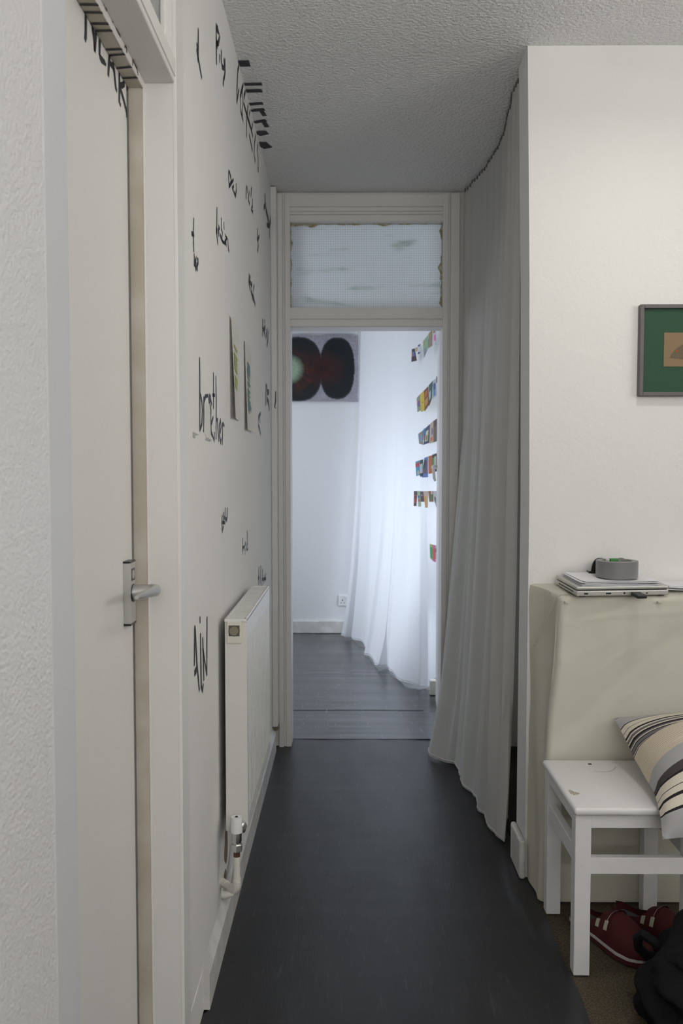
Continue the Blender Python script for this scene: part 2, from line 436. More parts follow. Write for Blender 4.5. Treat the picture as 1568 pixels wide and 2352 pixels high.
bm = nb(); box(bm, XW, XT, OY1 + 0.0008, OY1 + 0.082, 0, 2.56, 0.002, 3); obj('architrave', bm, M_TRIM, trim_1)
bm = nb(); box(bm, XT - 0.006, XT, OY0 - 0.080, OY0, 0, 2.56, 0.001, 2); obj('architrave', bm, M_TRIMBLUE, trim_1)
bm = nb(); box(bm, XT - 0.0045, XT + 0.002, OY1 - 0.0006, OY1 + 0.006, 0, 2.50, 0.0008); obj('architrave_bead', bm, M_TRIMEDGE, trim_1)
bm = nb(); box(bm, XT - 0.003, XT + 0.001, OY0 - 0.08, OY1 + 0.082, 2.50, 2.56, 0.002); obj('architrave', bm, M_TRIM, trim_1)

window_1 = struct('window_1')
bm = nb(); box(bm, -0.368, -0.356, OY0, OY1, 2.080, 2.48); obj('pane', bm, M_PANE, window_1)
bm = nb(); box(bm, -0.356, -0.346, OY1 - 0.020, OY1, 2.08, 2.48, 0.002); obj('glazing_bead', bm, M_TRIMEDGE, window_1)
bm = nb(); box(bm, -0.356, -0.346, OY0, OY1 - 0.02, 2.08, 2.092, 0.002); obj('glazing_bead', bm, M_TRIMEDGE, window_1)

door_1 = struct('door_1', (-0.44, OY0, 0.0))
XL = -0.420
LEAFY = 1.6785
bm = nb(); box(bm, -0.460, XL, OY0 + 0.003, LEAFY, 0.012, 2.033, 0.0015); leaf = obj('door_leaf', bm, M_LEAF, door_1)
# handle on a back plate
bm = nb(); box(bm, XL, XL + 0.0135, 1.610, 1.650, 1.010, 1.124, 0.0008); plate = obj('handle_plate', bm, M_ALU, door_1)
bm = nb(); box(bm, XL, XL + 0.0137, 1.6095, 1.650, 1.124, 1.1275); box(bm, XL, XL + 0.0137, 1.6095, 1.650, 1.0065, 1.010)
obj('plate_cap', bm, M_BLACKPL, plate)
bm = nb(); box(bm, XL + 0.0134, XL + 0.0139, 1.618, 1.643, 1.090, 1.113); obj('lock_plate', bm, M_BLACKPL, plate)
bm = nb(); cyl(bm, (XL + 0.0138, 1.6305, 1.1015), (1, 0, 0), 0.0085, 0.0085, 0.0006, 20); obj('lock_cylinder', bm, M_ALU, plate)
bm = nb(); cyl(bm, (XL + 0.0135, 1.631, 1.066), (1, 0, 0), 0.0175, 0.0175, 0.001, 24); obj('handle_ring', bm, M_BLACKPL, plate)
bm = nb()
def lever():
    b = nb()
    # neck leaves the plate, turns and flattens into a blade pointing back at the hinges
    path = [(XL + 0.0145, 1.631, 1.067), (XL + 0.030, 1.631, 1.0685), (XL + 0.044, 1.630, 1.070), (XL + 0.056, 1.624, 1.072), (XL + 0.061, 1.606, 1.074), (XL + 0.062, 1.575, 1.076), (XL + 0.061, 1.535, 1.078), (XL + 0.060, 1.490, 1.080), (XL + 0.059, 1.470, 1.081)]
    wid = [(0.0150, 0.0150), (0.0135, 0.0135), (0.0125, 0.0125), (0.0120, 0.0120), (0.0090, 0.0110), (0.0080, 0.0085), (0.0080, 0.0065), (0.0075, 0.0055), (0.004, 0.003)]
    rings = []; n = len(path)
    P = [Vector(p) for p in path]
    for i, p in enumerate(P):
        t = (P[min(i + 1, n - 1)] - P[max(i - 1, 0)]).normalized()
        up = Vector((0, 0, 1)); up = (up - t * up.dot(t)).normalized(); s = t.cross(up)
        a, c = wid[i]
        rings.append([b.verts.new(p + s * (a * math.cos(2 * math.pi * k / 16)) + up * (c * math.sin(2 * math.pi * k / 16))) for k in range(16)])
    for i in range(n - 1):
        for k in range(16): b.faces.new((rings[i][k], rings[i][(k + 1) % 16], rings[i + 1][(k + 1) % 16], rings[i + 1][k]))
    b.faces.new(rings[0]); b.faces.new(rings[-1]); return b
bm.free()
obj('lever_handle', lever(), M_ALU, plate, smooth=True)

# ------------------------------------------------------------------ structure: picture wall (right), alcove, end wall
wall_right = struct('wall_right')
bm = nb()
def prism(bm, bot, top, z0, z1):
    a = [bm.verts.new((x, y, z0)) for x, y in bot]; b = [bm.verts.new((x, y, z1)) for x, y in top]
    n = len(a); bm.faces.new(list(reversed(a))); bm.faces.new(b)
    for i in range(n): bm.faces.new((a[i], a[(i + 1) % n], b[(i + 1) % n], b[i]))
# the corner leans a little, as old plaster does
zb = [(0, 0.560), (1.2, 0.563), (1.9, 0.556), (ZTOP, 0.541)]
for (z0, xa), (z1, xb) in zip(zb[:-1], zb[1:]):
    prism(bm, [(xa, YF), (3.1, YF), (3.1, 2.86), (xa, 2.86)], [(xb, YF), (3.1, YF), (3.1, 2.86), (xb, 2.86)], z0, z1)
bmesh.ops.remove_doubles(bm, verts=bm.verts, dist=1e-5)
obj('wall_section', bm, M_WALL, wall_right)
bm = nb(); box(bm, 0.95, 1.05, 2.86, YEND + 0.1, 0, ZTOP); obj('wall_alcove', bm, M_WALL).__setitem__('kind', 'structure')

XDL, XDR, ZDT = -0.268, 0.4275, 1.9475   # far doorway
wall_end = struct('wall_end')
bm = nb(); box(bm, -2.2, XDL - 0.055, YEND + 0.012, YEND + 0.11, 0, ZTOP)
box(bm, XDR + 0.055, 3.1, YEND + 0.012, YEND + 0.11, 0, ZTOP)
box(bm, XDL - 0.055, XDR + 0.055, YEND + 0.012, YEND + 0.11, 2.53, ZTOP)
obj('wall_section', bm, M_WALL, wall_end)

trim_2 = struct('trim_2')
Y0, Y1 = YEND - 0.005, YEND + 0.12
def stepped_post(x_in, x_out):
    b = nb(); s = 1 if x_out > x_in else -1
    def bx(a, c, y0, bev=0.002):
        a, c = min(a, c), max(a, c); box(b, a, c, y0, Y1, 0, 2.545, bev)
    bx(x_in, x_in + s * 0.024, Y0); bx(x_in + s * 0.024, x_in + s * 0.034, Y0 + 0.006); bx(x_in + s * 0.034, x_out, Y0 - 0.008)
    return b
obj('door_post', stepped_post(XDL, XDL - 0.056), M_TRIM, trim_2)
obj('door_post', stepped_post(XDR, XDR + 0.075), M_TRIM, trim_2)
def rail(z0, z1, grooves):
    b = nb(); zs = [z0] + [g for g in grooves] + [z1]
    box(b, XDL, XDR, Y0 + 0.006, Y1, z0, z1, 0.001)
    for a, c in zip(zs[:-1], zs[1:]): box(b, XDL - 0.001, XDR + 0.001, Y0, Y0 + 0.03, a + 0.002, c - 0.002, 0.002)
    return b
obj('head_rail', rail(2.421, 2.545, [2.452, 2.466, 2.487]), M_TRIM, trim_2)
obj('transom_rail', rail(ZDT, 2.036, [1.982]), M_TRIM, trim_2)

window_2 = struct('window_2', (0.0795, 4.05, 2.036))
bm = nb(); box(bm, XDL, XDR, 4.052, 4.058, 2.036, 2.421); pane2 = obj('pane', bm, M_GLASS, window_2)
# ragged line of old paint and glue round the pane
M_GLUE = mat('yellowed_glue', (0.33, 0.28, 0.14), 0.7, var=(60, (0.55, 0.53, 0.46), 0.12))
def ragged(b, p0, p1, nrm_in, wmin, wmax, seed):
    p0, p1, nrm_in = Vector(p0), Vector(p1), Vector(nrm_in); n = 46; prev = None
    for i in range(n + 1):
        p = p0.lerp(p1, i / n); w = wmin + (wmax - wmin) * max(0, noise.noise((i * 0.31, seed, 0.5)) + 0.35) ** 1.5
        cur = (b.verts.new(p), b.verts.new(p + nrm_in * w))
        if prev: b.faces.new((prev[0], cur[0], cur[1], prev[1]))
        prev = cur
bm = nb(); yy = 4.0512
ragged(bm, (XDL, yy, 2.421), (XDR, yy, 2.421), (0, 0, -1), 0.002, 0.016, 1.1)
ragged(bm, (XDL, yy, 2.036), (XDL, yy, 2.421), (1, 0, 0), 0.001, 0.010, 2.3)
ragged(bm, (XDR, yy, 2.036), (XDR, yy, 2.421), (-1, 0, 0), 0.003, 0.020, 3.6)
obj('glue_line', bm, M_GLUE, window_2, recalc=False)

# pipe casing in the corner left of the far doorway
trim_3 = struct('trim_3')
bm = nb(); box(bm, XW, -0.324, 3.935, YEND + 0.005, 0.118, ceil_z(4.0) - 0.002, 0.003); obj('corner_casing', bm, M_TRIM, trim_3)
bm = nb(); box(bm, XW + 0.003, -0.326, 3.938, 3.99, 0.100, 0.1185); obj('casing_foot', bm, M_BROWN, trim_3)  # brown block below the foot of the casing

# skirtings
def skirt_profile_x(b, y0, y1, xw, xf, zt, zf, s=1):
    p = [(xw, 0.0), (xf, 0.0), (xf, zf), (xw, zt)]
    a = [b.verts.new((x, y0, z)) for x, z in p]; c = [b.verts.new((x, y1, z)) for x, z in p]
    b.faces.new(a); b.faces.new(list(reversed(c)))
    for i in range(4): b.faces.new((a[i], a[(i + 1) % 4], c[(i + 1) % 4], c[i]))
baseboard_left = struct('baseboard_left')
bm = nb(); skirt_profile_x(bm, 2.03, 3.955, XW, -0.3335, 0.113, 0.086); obj('skirting_board', bm, M_SKIRT, baseboard_left)
bm = nb(); box(bm, XW, XW + 0.0015, 1.80, 2.03, 0, 0.1); obj('painted_wall_base', bm, M_WALL, baseboard_left)
baseboard_right = struct('baseboard_right')
bm = nb(); box(bm, 0.540, 0.560, 2.70, 2.862, 0, 0.125, 0.009, 3); obj('skirting_end', bm, M_SKIRT, baseboard_right)
baseboard_back = struct('baseboard_back')
bm = nb(); box(bm, -2.2, 0.16, YB - 0.018, YB, 0, 0.098, 0.005, 3); obj('skirting_board', bm, M_SKIRT, baseboard_back)

# far room shell
wall_back = struct('wall_back')
bm = nb(); box(bm, -2.3, 3.1, YB, YB + 0.1, 0, ZTOP); obj('wall_section', bm, M_WALLFAR, wall_back)
bm = nb(); box(bm, -2.3, 0.06, YB - 0.13, YB, 2.352, 2.62, 0.004); obj('boxed_beam', bm, M_WALLFAR, wall_back)
wall_far_left = struct('wall_far_left')
bm = nb(); box(bm, -2.3, -2.1, YEND, YB, 0, ZTOP); obj('wall_section', bm, M_WALLFAR, wall_far_left)
wall_far_right = struct('wall_far_right')
bm = nb(); box(bm, 1.18, 1.28, YEND, YB, 0, ZTOP); obj('wall_section', bm, M_WALLFAR, wall_far_right)
# near room shell behind the camera
wall_near_right = struct('wall_near_right')
bm = nb(); box(bm, 3.0, 3.1, -2.3, YF, 0, ZTOP); obj('wall_section', bm, M_WALL, wall_near_right)
wall_near_back = struct('wall_near_back')
bm = nb(); box(bm, -0.6, 3.1, -2.3, -2.2, 0, ZTOP); obj('wall_section', bm, M_WALL, wall_near_back)

# far door, opened flat into the far room
door_2 = struct('door_2', (0.435, 4.13, 0))
def slanted(b, a0, a1, t, z0, z1):
    a0, a1 = Vector(a0), Vector(a1); d = (a1 - a0).normalized(); n = Vector((d.y, -d.x))
    prism(b, [tuple(a0), tuple(a1), tuple(a1 + n * t), tuple(a0 + n * t)], [tuple(a0), tuple(a1), tuple(a1 + n * t), tuple(a0 + n * t)], z0, z1)
bm = nb(); slanted(bm, (0.437, 4.145), (0.4865, 4.83), 0.038, 0.012, 1.94); leaf2 = obj('door_leaf', bm, M_LEAFW, door_2)
bm = nb(); slanted(bm, (0.4352, 4.15), (0.436, 4.20), 0.004, 1.80, 1.935); obj('hinge_gap', bm, M_DARK, leaf2)
bm = nb(); tube(bm, [(0.478, 4.74, 1.315), (0.462, 4.738, 1.315), (0.455, 4.72, 1.31), (0.452, 4.66, 1.30), (0.452, 4.62, 1.25), (0.458, 4.62, 1.235)], [0.009, 0.009, 0.009, 0.008, 0.008, 0.006], 10)
obj('lever_handle', bm, M_LEAFW, leaf2, smooth=True)

# ------------------------------------------------------------------ hand lettering on the left wall, ceiling and near door
def px_pts(ox, oy, sc, pts): return [(ox + x / sc, oy + y / sc) for x, y in pts]
def clampwall(p): return Vector((p.x, p.y, min(p.z, ceil_z(p.y) - 0.004)))
def on_wall(b, ox, oy, sc, strokes, w):
    for s in strokes:
        ww = w
        if isinstance(s, tuple): s, ww = s
        P = [at(x, y, 'X', XW) for x, y in px_pts(ox, oy, sc, s)]
        ribbon(b, P, ww * 1.35, (1, 0, 0), clamp=clampwall)
def word(label, ox, oy, sc, strokes, w, m=None):
    b = nb(); on_wall(b, ox, oy, sc, strokes, w)
    o = obj('lettering', b, m or M_INK, wall_left, recalc=False); o['label'] = label
A = (430, 40, 6.533)
word('black hand-painted letter d beside the near door frame, high up', *A, [[(162, 165), (160, 460), (158, 600), (175, 690), (215, 915)], [(135, 380), (150, 450), (140, 500), (158, 600), (165, 640)], ([(156, 590), (164, 660)], 0.020)], 0.010)
word('black hand-painted word Play, high up', *A, [[(430, 130), (432, 400), (435, 710)], ([(430, 140), (460, 200)], 0.02), [(460, 200), (482, 280), (465, 380), (440, 400)], ([(435, 370), (452, 430)], 0.02), [(480, 550), (485, 680)], [(508, 490), (505, 620), (520, 740), (550, 770)], [(545, 610), (552, 700), (550, 770)], [(562, 610), (565, 800), (550, 920)], ([(535, 930), (545, 995)], 0.03)], 0.012)
word('tall black letters running up the wall into the ceiling', *A, [[(772, 690), (755, 800), (742, 1080), (742, 1300)], [(775, 1070), (742, 1250)], [(838, 1005), (815, 1080), (790, 1200), (800, 1400), (835, 1555)], [(868, 1110), (850, 1180), (840, 1280), (885, 1440), (940, 1640)], [(822, 1040), (826, 1480)], [(910, 1310), (890, 1500), (885, 1800)], [(938, 1400), (915, 1520), (960, 1700), (980, 1790)], [(978, 1580), (960, 1700)], [(925, 1750), (945, 1850), (975, 2000)], [(1022, 1760), (1005, 1900), (1000, 2050), (1015, 2165)], [(1058, 1890), (1045, 2000), (1060, 2120), (1062, 2330)], ([(968, 1960), (972, 2010)], 0.022), ([(1010, 2120), (1016, 2170)], 0.022), ([(1058, 2240), (1062, 2320)], 0.022)], 0.012, M_INKFADE)
bm = nb()
def on_ceiling(b, strokes, w):
    for s in strokes:
        ww = w
        if isinstance(s, tuple): s, ww = s
        P = []
        for x, y in px_pts(*A, s):
            p = at(x, y, 'Z', 2.585)
            for _ in range(3): p = at(x, y, 'Z', ceil_z(p.y))
            p.z -= 0.0012; p.x = max(p.x, XW + 0.001); P.append(p)
        ribbon(b, P, ww, (0, 0, -1), off=0.0)
on_ceiling(bm, [([(772, 690), (935, 685)], 0.055), [(838, 1000), (1120, 995)], ([(868, 1100), (1120, 1095)], 0.034), [(912, 1300), (1135, 1285)], [(938, 1397), (1160, 1375)], ([(1095, 1425), (1160, 1420)], 0.085), [(978, 1572), (1180, 1540)], ([(1130, 1595), (1200, 1590)], 0.085), ([(1020, 1755), (1110, 1732), (1200, 1720)], 0.046), ([(1058, 1890), (1110, 1885), (1215, 1960)], 0.05)], 0.028)
o = obj('lettering', bm, M_INK, ceiling, recalc=False); o['label'] = 'black brush strokes where the wall letters run onto the ceiling'
Dc = (430, 480, 13.07)
word('thin black letters t and ler beside the near door frame', *Dc, [[(188, 270), (175, 700)], ([(122, 735), (195, 780)], 0.011), [(178, 800), (178, 1000), (190, 1300)], [(200, 1330), (205, 1730)], [(245, 1630), (262, 1420), (235, 1560), (225, 1680), (250, 1820), (290, 1620)], ([(240, 1610), (250, 1650)], 0.02), [(290, 1490), (320, 1540), (320, 1600), (288, 1700), (298, 1870)]], 0.0075)
word('black hand-written long word with tall strokes', *Dc, [[(885, -60), (880, 340), (875, 740), (895, 900), (915, 1080)], ([(878, 560), (878, 740)], 0.022), [(930, 480), (965, 560), (925, 620), (940, 780)], ([(935, 720), (945, 780)], 0.02), [(1020, 260), (1015, 600), (1050, 700), (1030, 900), (1070, 1000)], [(1090, 380), (1100, 620)], [(970, 760), (1010, 860), (1040, 960)], [(1130, 780), (1190, 860), (1110, 1000)], [(1150, 900), (1165, 1120)], [(1210, 880), (1225, 1180), (1250, 1290)], [(1050, 980), (1150, 1050)]], 0.0085)
Ec = (510, 380, 11.76)
word('small black word high up, nearer the ceiling', *Ec, [[(175, 120), (170, 350), (185, 570)], [(190, 150), (230, 330), (238, 470), (185, 570)], ([(232, 400), (240, 470)], 0.022), ([(182, 520), (190, 575)], 0.022), [(300, 380), (240, 480)], [(310, 550), (270, 620), (300, 700)], [(370, 480), (380, 650), (355, 830), (310, 700)]], 0.010)
word('small black word mole under the tall letters', *Ec, [[(650, 540), (640, 900)], [(668, 560), (680, 760)], [(730, 700), (700, 900), (740, 1060)], [(790, 590), (770, 850)], [(815, 900), (815, 1100), (780, 1180), (822, 1270)], ([(818, 1230), (824, 1275)], 0.022)], 0.013, M_INKFADE)
word('blurred black word close to the far doorway', *Ec, [[(1150, 760), (1160, 1000), (1180, 1200), (1240, 1450), (1270, 1680)], [(1120, 1150), (1150, 1080)], [(1370, 1270), (1310, 1400), (1280, 1600), (1268, 1700), (1280, 1980)], [(1200, 1600), (1260, 1640)], ([(1340, 1290), (1370, 1290)], 0.03)], 0.02, M_INKFADE)
word('small black letters fr', *Ec, [[(950, 1700), (950, 2000), (975, 2150), (952, 2340)], [(1000, 1900), (950, 2030)]], 0.015, M_INKFADE)
Fc = (560, 620, 6.035)
word('small black word Easy', *Fc, [[(72, 55), (65, 150), (85, 270)], [(85, 80), (75, 170)], [(110, 180), (95, 280), (130, 430)], [(140, 210), (120, 330), (155, 490)], [(75, 150), (110, 220)]], 0.016)
word('small black word Bury near the far doorway', *Fc, [[(260, 680), (255, 920)], [(285, 690), (292, 800), (265, 830), (288, 900)], [(320, 820), (300, 950)], [(335, 840), (330, 950), (316, 1060)]], 0.02, M_INKFADE)
word('small black word near the far doorway, beside the notices', *Fc, [[(303, 1580), (300, 1880)], [(310, 1590), (320, 1700), (345, 1690)], [(315, 1780), (342, 1850), (349, 1950)]], 0.022, M_INKFADE)
word('small black letters NE under the notice', *Fc, [[(230, 1980), (200, 2050), (198, 2150), (215, 2200), (230, 2290)], [(210, 1990), (222, 2120)]], 0.014)
bm = nb()
for s in [[(440, 1680), (437, 1830), (425, 1900), (442, 1920)], [(436, 1800), (446, 1805)]]:
    ribbon(bm, [at(x, y, 'Y', 3.935) for x, y in px_pts(*Fc, s)], 0.005, (0, -1, 0))
obj('lettering', bm, M_INK, trim_3, recalc=False)['label'] = 'small black letter E on the corner casing'
B = (440, 800, 9.8)
word('black hand-painted word brother', *B, [[(173, 200), (178, 600), (178, 1000), (180, 1400), (178, 1850)], [(190, 1020), (225, 1200), (238, 1400), (225, 1700), (178, 1850)], [(270, 1085), (268, 1500), (265, 1890)], [(275, 1200), (300, 1100), (320, 1060)], ([(318, 1075), (370, 1065)], 0.009), ([(380, 1215), (405, 1110), (425, 1150)], 0.018), [(425, 1160), (450, 1280)], [(412, 1260), (430, 1400), (425, 1500), (425, 1700), (440, 1900), (475, 1990)], [(482, 1540), (440, 1690), (430, 1620)], [(485, 545), (490, 1050), (485, 1370)], ([(464, 1050), (518, 1060)], 0.009), [(540, 620), (550, 1200), (545, 2050)], [(560, 1620), (575, 1590), (588, 1800), (605, 2100)], [(505, 1880), (505, 2080), (482, 2000)], [(640, 1910), (660, 1750), (645, 1610), (622, 1750), (622, 1950), (650, 2140), (662, 2020)], [(690, 1660), (690, 2000), (683, 2180)], [(695, 1740), (715, 1670)], ([(708, 1700), (732, 1745)], 0.008)], 0.0095)
Gc = (495, 1150, 11.2)
word('small black word gourd over the radiator', *Gc, [[(165, 370), (155, 560), (168, 790), (200, 640)], [(195, 290), (200, 500), (190, 600)], [(245, 170), (235, 420), (240, 570)], [(300, 170), (292, 400), (275, 540)], [(215, 430), (280, 480)], [(170, 560), (240, 570)]], 0.0095)
word('small black word hybrid over the radiator', *Gc, [[(690, 950), (692, 1390)], [(710, 1170), (700, 1280)], [(765, 1070), (740, 1200), (760, 1290), (748, 1380)], [(770, 1080), (795, 1280)], [(808, 770), (812, 1100), (830, 1230), (800, 1270)], [(700, 1200), (740, 1180)]], 0.0095)
word('small black word telefono right above the radiator', *Gc, [[(1107, 1700), (1105, 1950), (1110, 2280), (1140, 2290)], [(1090, 2010), (1115, 1960)], [(1160, 1670), (1145, 2000), (1145, 2150)], [(1210, 1760), (1190, 2000), (1180, 2230)], [(1250, 1900), (1230, 2130)], [(1290, 1860), (1270, 2080)], [(1190, 2030), (1290, 2000)]], 0.013, M_INKFADE)
I = (400, 1300, 4.704)
word('tall black letters AiN left of the radiator', *I, [[(220, 640), (217, 850), (215, 1080)], [(222, 660), (232, 850), (242, 1050), (270, 1350)], ([(216, 1165), (242, 1105)], 0.016), [(276, 545), (277, 620)], [(282, 725), (285, 1000), (290, 1300), (305, 1345), (312, 1270)], [(305, 770), (312, 1000), (318, 1240)], [(305, 880), (350, 1180)], [(352, 545), (350, 860), (350, 1185)]], 0.011)
# NEAR, painted over door leaf, head stop and its edge
Bd = (160, 0, 8.4)
bm = nb()
for s in [[(308, 60), (305, 400), (303, 700), (288, 780)], [(395, 250), (435, 540), (470, 780), (478, 1000)], [(508, 470), (495, 700), (478, 1000)], [(580, 620), (572, 850), (570, 1080)], [(570, 1080), (610, 1150), (680, 1220)], [(590, 730), (645, 790), (662, 900)], [(772, 990), (752, 1200), (738, 1470)], [(820, 1080), (850, 1350), (885, 1700), (908, 1755)], [(760, 1200), (825, 1280), (855, 1390)], [(950, 1340), (955, 1700), (952, 1970), (980, 2030)], [(1045, 1530), (1040, 1620), (1000, 1650), (960, 1630)], [(965, 1680), (1005, 1820), (1050, 1980), (1092, 2150), (1100, 2280)], [(683, 1200), (686, 1270)]]:
    P = [at(x, y, 'X', XL) for x, y in px_pts(*Bd, s)]
    ribbon(bm, P, 0.0115, (1, 0, 0))
obj('lettering', bm, M_INK, door_1, recalc=False)['label'] = 'black hand-painted word NEAR along the top of the door'
bm = nb()
for s in [[(330, 75), (640, 85)], [(430, 228), (730, 235)], [(530, 445), (830, 450)], [(600, 587), (900, 582)], [(800, 950), (1065, 940)], [(850, 1060), (1105, 1035)], [(970, 1310), (1215, 1280)], [(1080, 1500), (1330, 1490)]]:
    P = [at(x, y, 'Z', ZL) for x, y in px_pts(*Bd, s)]
    ym = (P[0].y + P[1].y) / 2
    ribbon(bm, [Vector((-0.4190, P[0].y, ZL)), Vector((-0.3900, P[1].y, ZL))], 0.0085, (0, 0, -1), off=0.0012)
obj('lettering', bm, M_INK, head_stop, recalc=False)['label'] = 'black letter strokes crossing the underside of the frame'
bm = nb()
for s in [[(660, 0), (650, 70)], [(675, 0), (715, 190)], [(820, 330), (830, 440)], [(892, 430), (892, 560)], [(892, 430), (960, 560), (975, 670)], [(1070, 810), (1060, 920)], [(1070, 810), (1095, 910), (1100, 1020)], [(1212, 1130), (1215, 1270)], [(1212, 1130), (1295, 1320), (1318, 1450)]]:
    P = [at(x, y, 'X', -0.3893) for x, y in px_pts(*Bd, s)]
    P = [Vector((p.x, p.y, min(max(p.z, ZL), 2.0358))) for p in P]
    ribbon(bm, P, 0.005, (1, 0, 0), off=0.0004)
obj('lettering', bm, M_INK, head_edge, recalc=False)['label'] = 'black letter tops on the edge of the stop'

# ------------------------------------------------------------------ hall curtain (sheer cloth across the alcove)
def interp(xs, ys, x):
    if x <= xs[0]: return ys[0]
    for a, b, c, d in zip(xs[:-1], xs[1:], ys[:-1], ys[1:]):
        if x <= b: return c + (d - c) * (x - a) / (b - a)
    return ys[-1]
hem_px = [(984, 1728), (990, 1742), (1012, 1752), (1043, 1762), (1062, 1797), (1090, 1846), (1115, 1886), (1134, 1918), (1146, 1941), (1154, 1925), (1161, 1903), (1166, 1888)]
hem = [at(x, y, 'Z', 0.0) for x, y in hem_px]
hem_s = [0]
for a, b in zip(hem[:-1], hem[1:]): hem_s.append(hem_s[-1] + (b - a).length)
hem_s = [s / hem_s[-1] for s in hem_s]
def hall_curtain(u, v):
    # u: far (0) to near (1);  v: ceiling (0) to floor (1)
    top = Vector((0.520 + 0.050 * math.sin(math.pi * min(1, u * 1.15)) * 0.9 + 0.036 * u, 3.975 - 1.107 * u, 0))
    top.z = ceil_z(top.y) - 0.006 - 0.006 * abs(math.sin(u * 31))
    bot = Vector((interp(hem_s, [p.x for p in hem], u), interp(hem_s, [p.y for p in hem], u), 0.010 + 0.004 * math.sin(u * 40)))
    far_w = interp([0, .42, .58, .74, .88, .965, 1], [0, 0.01, .20, .42, .62, .88, 1], v)
    near_w0 = interp([0, .25, .6, .8, .93, 1], [0, .06, .40, .66, .88, 1], v)
    edge_w = interp([0, .45, .62, .78, .92, 1], [0, .0, .04, .28, .74, 1], v)
    q = max(0, (u - 0.72) / 0.28); near_w = near_w0 * (1 - q) + edge_w * q
    k = min(1, u * 2.2)
    w = far_w * (1 - k) + near_w * k
    p = top.lerp(bot, w); p.z = top.z + (bot.z - top.z) * v
    a = (0.12 + 0.88 * min(1, v * 2.0)) * (1 - 0.35 * (v > 0.93) * (v - 0.93) / 0.07)
    f = 0.0
    for fr, am, ph, sh in ((6.3, .011, .4, .8), (11.0, .009, 2.1, -1.2), (19.0, .0055, .9, 1.7), (31.0, .0028, 4.0, 0.6)):
        s = math.sin(fr * (u + 0.03 * sh * v) * 2 * math.pi / 2 + ph)
        f += am * (abs(s) ** 0.8 * (1 if s > 0 else -1))
    env = min(1, u * 12 + 0.15, (1 - u) * 12 + 0.1)
    p.x -= f * a * env
    p.y += 0.5 * f * a * env
    p.x = min(p.x, 0.60)
    return p
bm = nb(); vs = grid(bm, 220, 90, hall_curtain)
curtain = thing('curtain', 'sheer white curtain hanging from ceiling to floor along the right of the hallway', 'curtain', (0.5, 3.4, 0))
cl = obj('curtain_cloth', bm, M_CURTAIN, curtain, smooth=True)
M_WIRE_SHADE = mat('dark_wire_shade', (0.16, 0.15, 0.15), 0.6)
bm = nb(); tube(bm, [hall_curtain(u / 40, 0.0) + Vector((0, 0, 0.002)) for u in range(41)], 0.0016, 6); obj('curtain_wire', bm, M_WIRE_SHADE, curtain)
for k_ in range(34):  # dark blocks that paint the pegs' shadows along the curtain top
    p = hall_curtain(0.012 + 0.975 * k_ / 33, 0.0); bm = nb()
    box(bm, p.x - .0045, p.x + .002, p.y - .006, p.y + .006, p.z - .010, p.z + .003, .001); obj('peg_shadow', bm, M_WIRE_SHADE, curtain)
bm = nb()
P = [hall_curtain(0.90, v / 40) + Vector((-0.002, -0.003, 0)) for v in range(26, 41)]
tube(bm, P, 0.0022, 5)
obj('seam', bm, M_CURTAIN, cl)
bm = nb()
P = [hall_curtain(u / 80, 0.997) + Vector((-0.001, -0.001, 0.002)) for u in range(81)]
tube(bm, P, 0.0028, 5); obj('hem', bm, M_CURTAIN, cl)

# ------------------------------------------------------------------ far room drape
hem2_px = [(784, 1463), (797, 1468), (812, 1467), (828, 1483), (842, 1502), (858, 1530), (878, 1537), (898, 1534), (912, 1551), (932, 1573), (955, 1583), (975, 1581), (990, 1568), (1006, 1553)]
hem2 = [at(x, y, 'Z', 0.0) for x, y in hem2_px]
s2_ = [0]
for a, b in zip(hem2[:-1], hem2[1:]): s2_.append(s2_[-1] + (b - a).length)
s2_ = [s / s2_[-1] for s in s2_]
def far_drape(u, v):
    # u: far-left (0) to near-right (1)
    top = Vector((0.095 + 0.425 * u, 6.76 - 1.78 * u, 2.50))
    bot = Vector((interp(s2_, [p.x for p in hem2], u), interp(s2_, [p.y for p in hem2], u), 0.012 + 0.006 * math.sin(u * 50)))
    w = interp([0, .35, .6, .8, .93, 1], [0, .10, .28, .52, .78, 1], v)
    p = top.lerp(bot, w); p.z = top.z + (bot.z - top.z) * v
    f = 0.0
    for fr, am, ph, sh in ((3.0, .020, 1.0, 1.5), (6.1, .010, 2.6, -1.0), (12.0, .0035, .3, 2.0)):
        s = math.sin(fr * (u + 0.06 * sh * v * v) * math.pi + ph)
        f += am * (abs(s) ** 0.75 * (1 if s > 0 else -1))
    # two deep slanting folds
    for u0, du in ((0.60, -0.10), (0.36, -0.05)):
        uc = u0 + du * (v - 0.75) * 2
        f += 0.035 * math.exp(-((u - uc) / 0.018) ** 2) * max(0, v - 0.5) * 2
    a = 0.25 + 0.75 * min(1, v * 1.6)
    env = min(1, u * 10 + 0.1, (1 - u) * 6 + 0.1)
    p.x -= f * a * env; p.y -= 0.3 * f * a * env
    return p
bm = nb(); grid(bm, 240, 80, far_drape)
drape = thing('drape', 'bright white floor length drape covering the window of the far room', 'curtain', (0.3, 5.8, 0))
dcl = obj('drape_cloth', bm, M_DRAPE, drape, smooth=True)
bm = nb(); tube(bm, [far_drape(u / 100, 0.997) + Vector((-0.001, -0.001, 0.003)) for u in range(101)], 0.0028, 5)
obj('hem', bm, M_DRAPE, dcl)

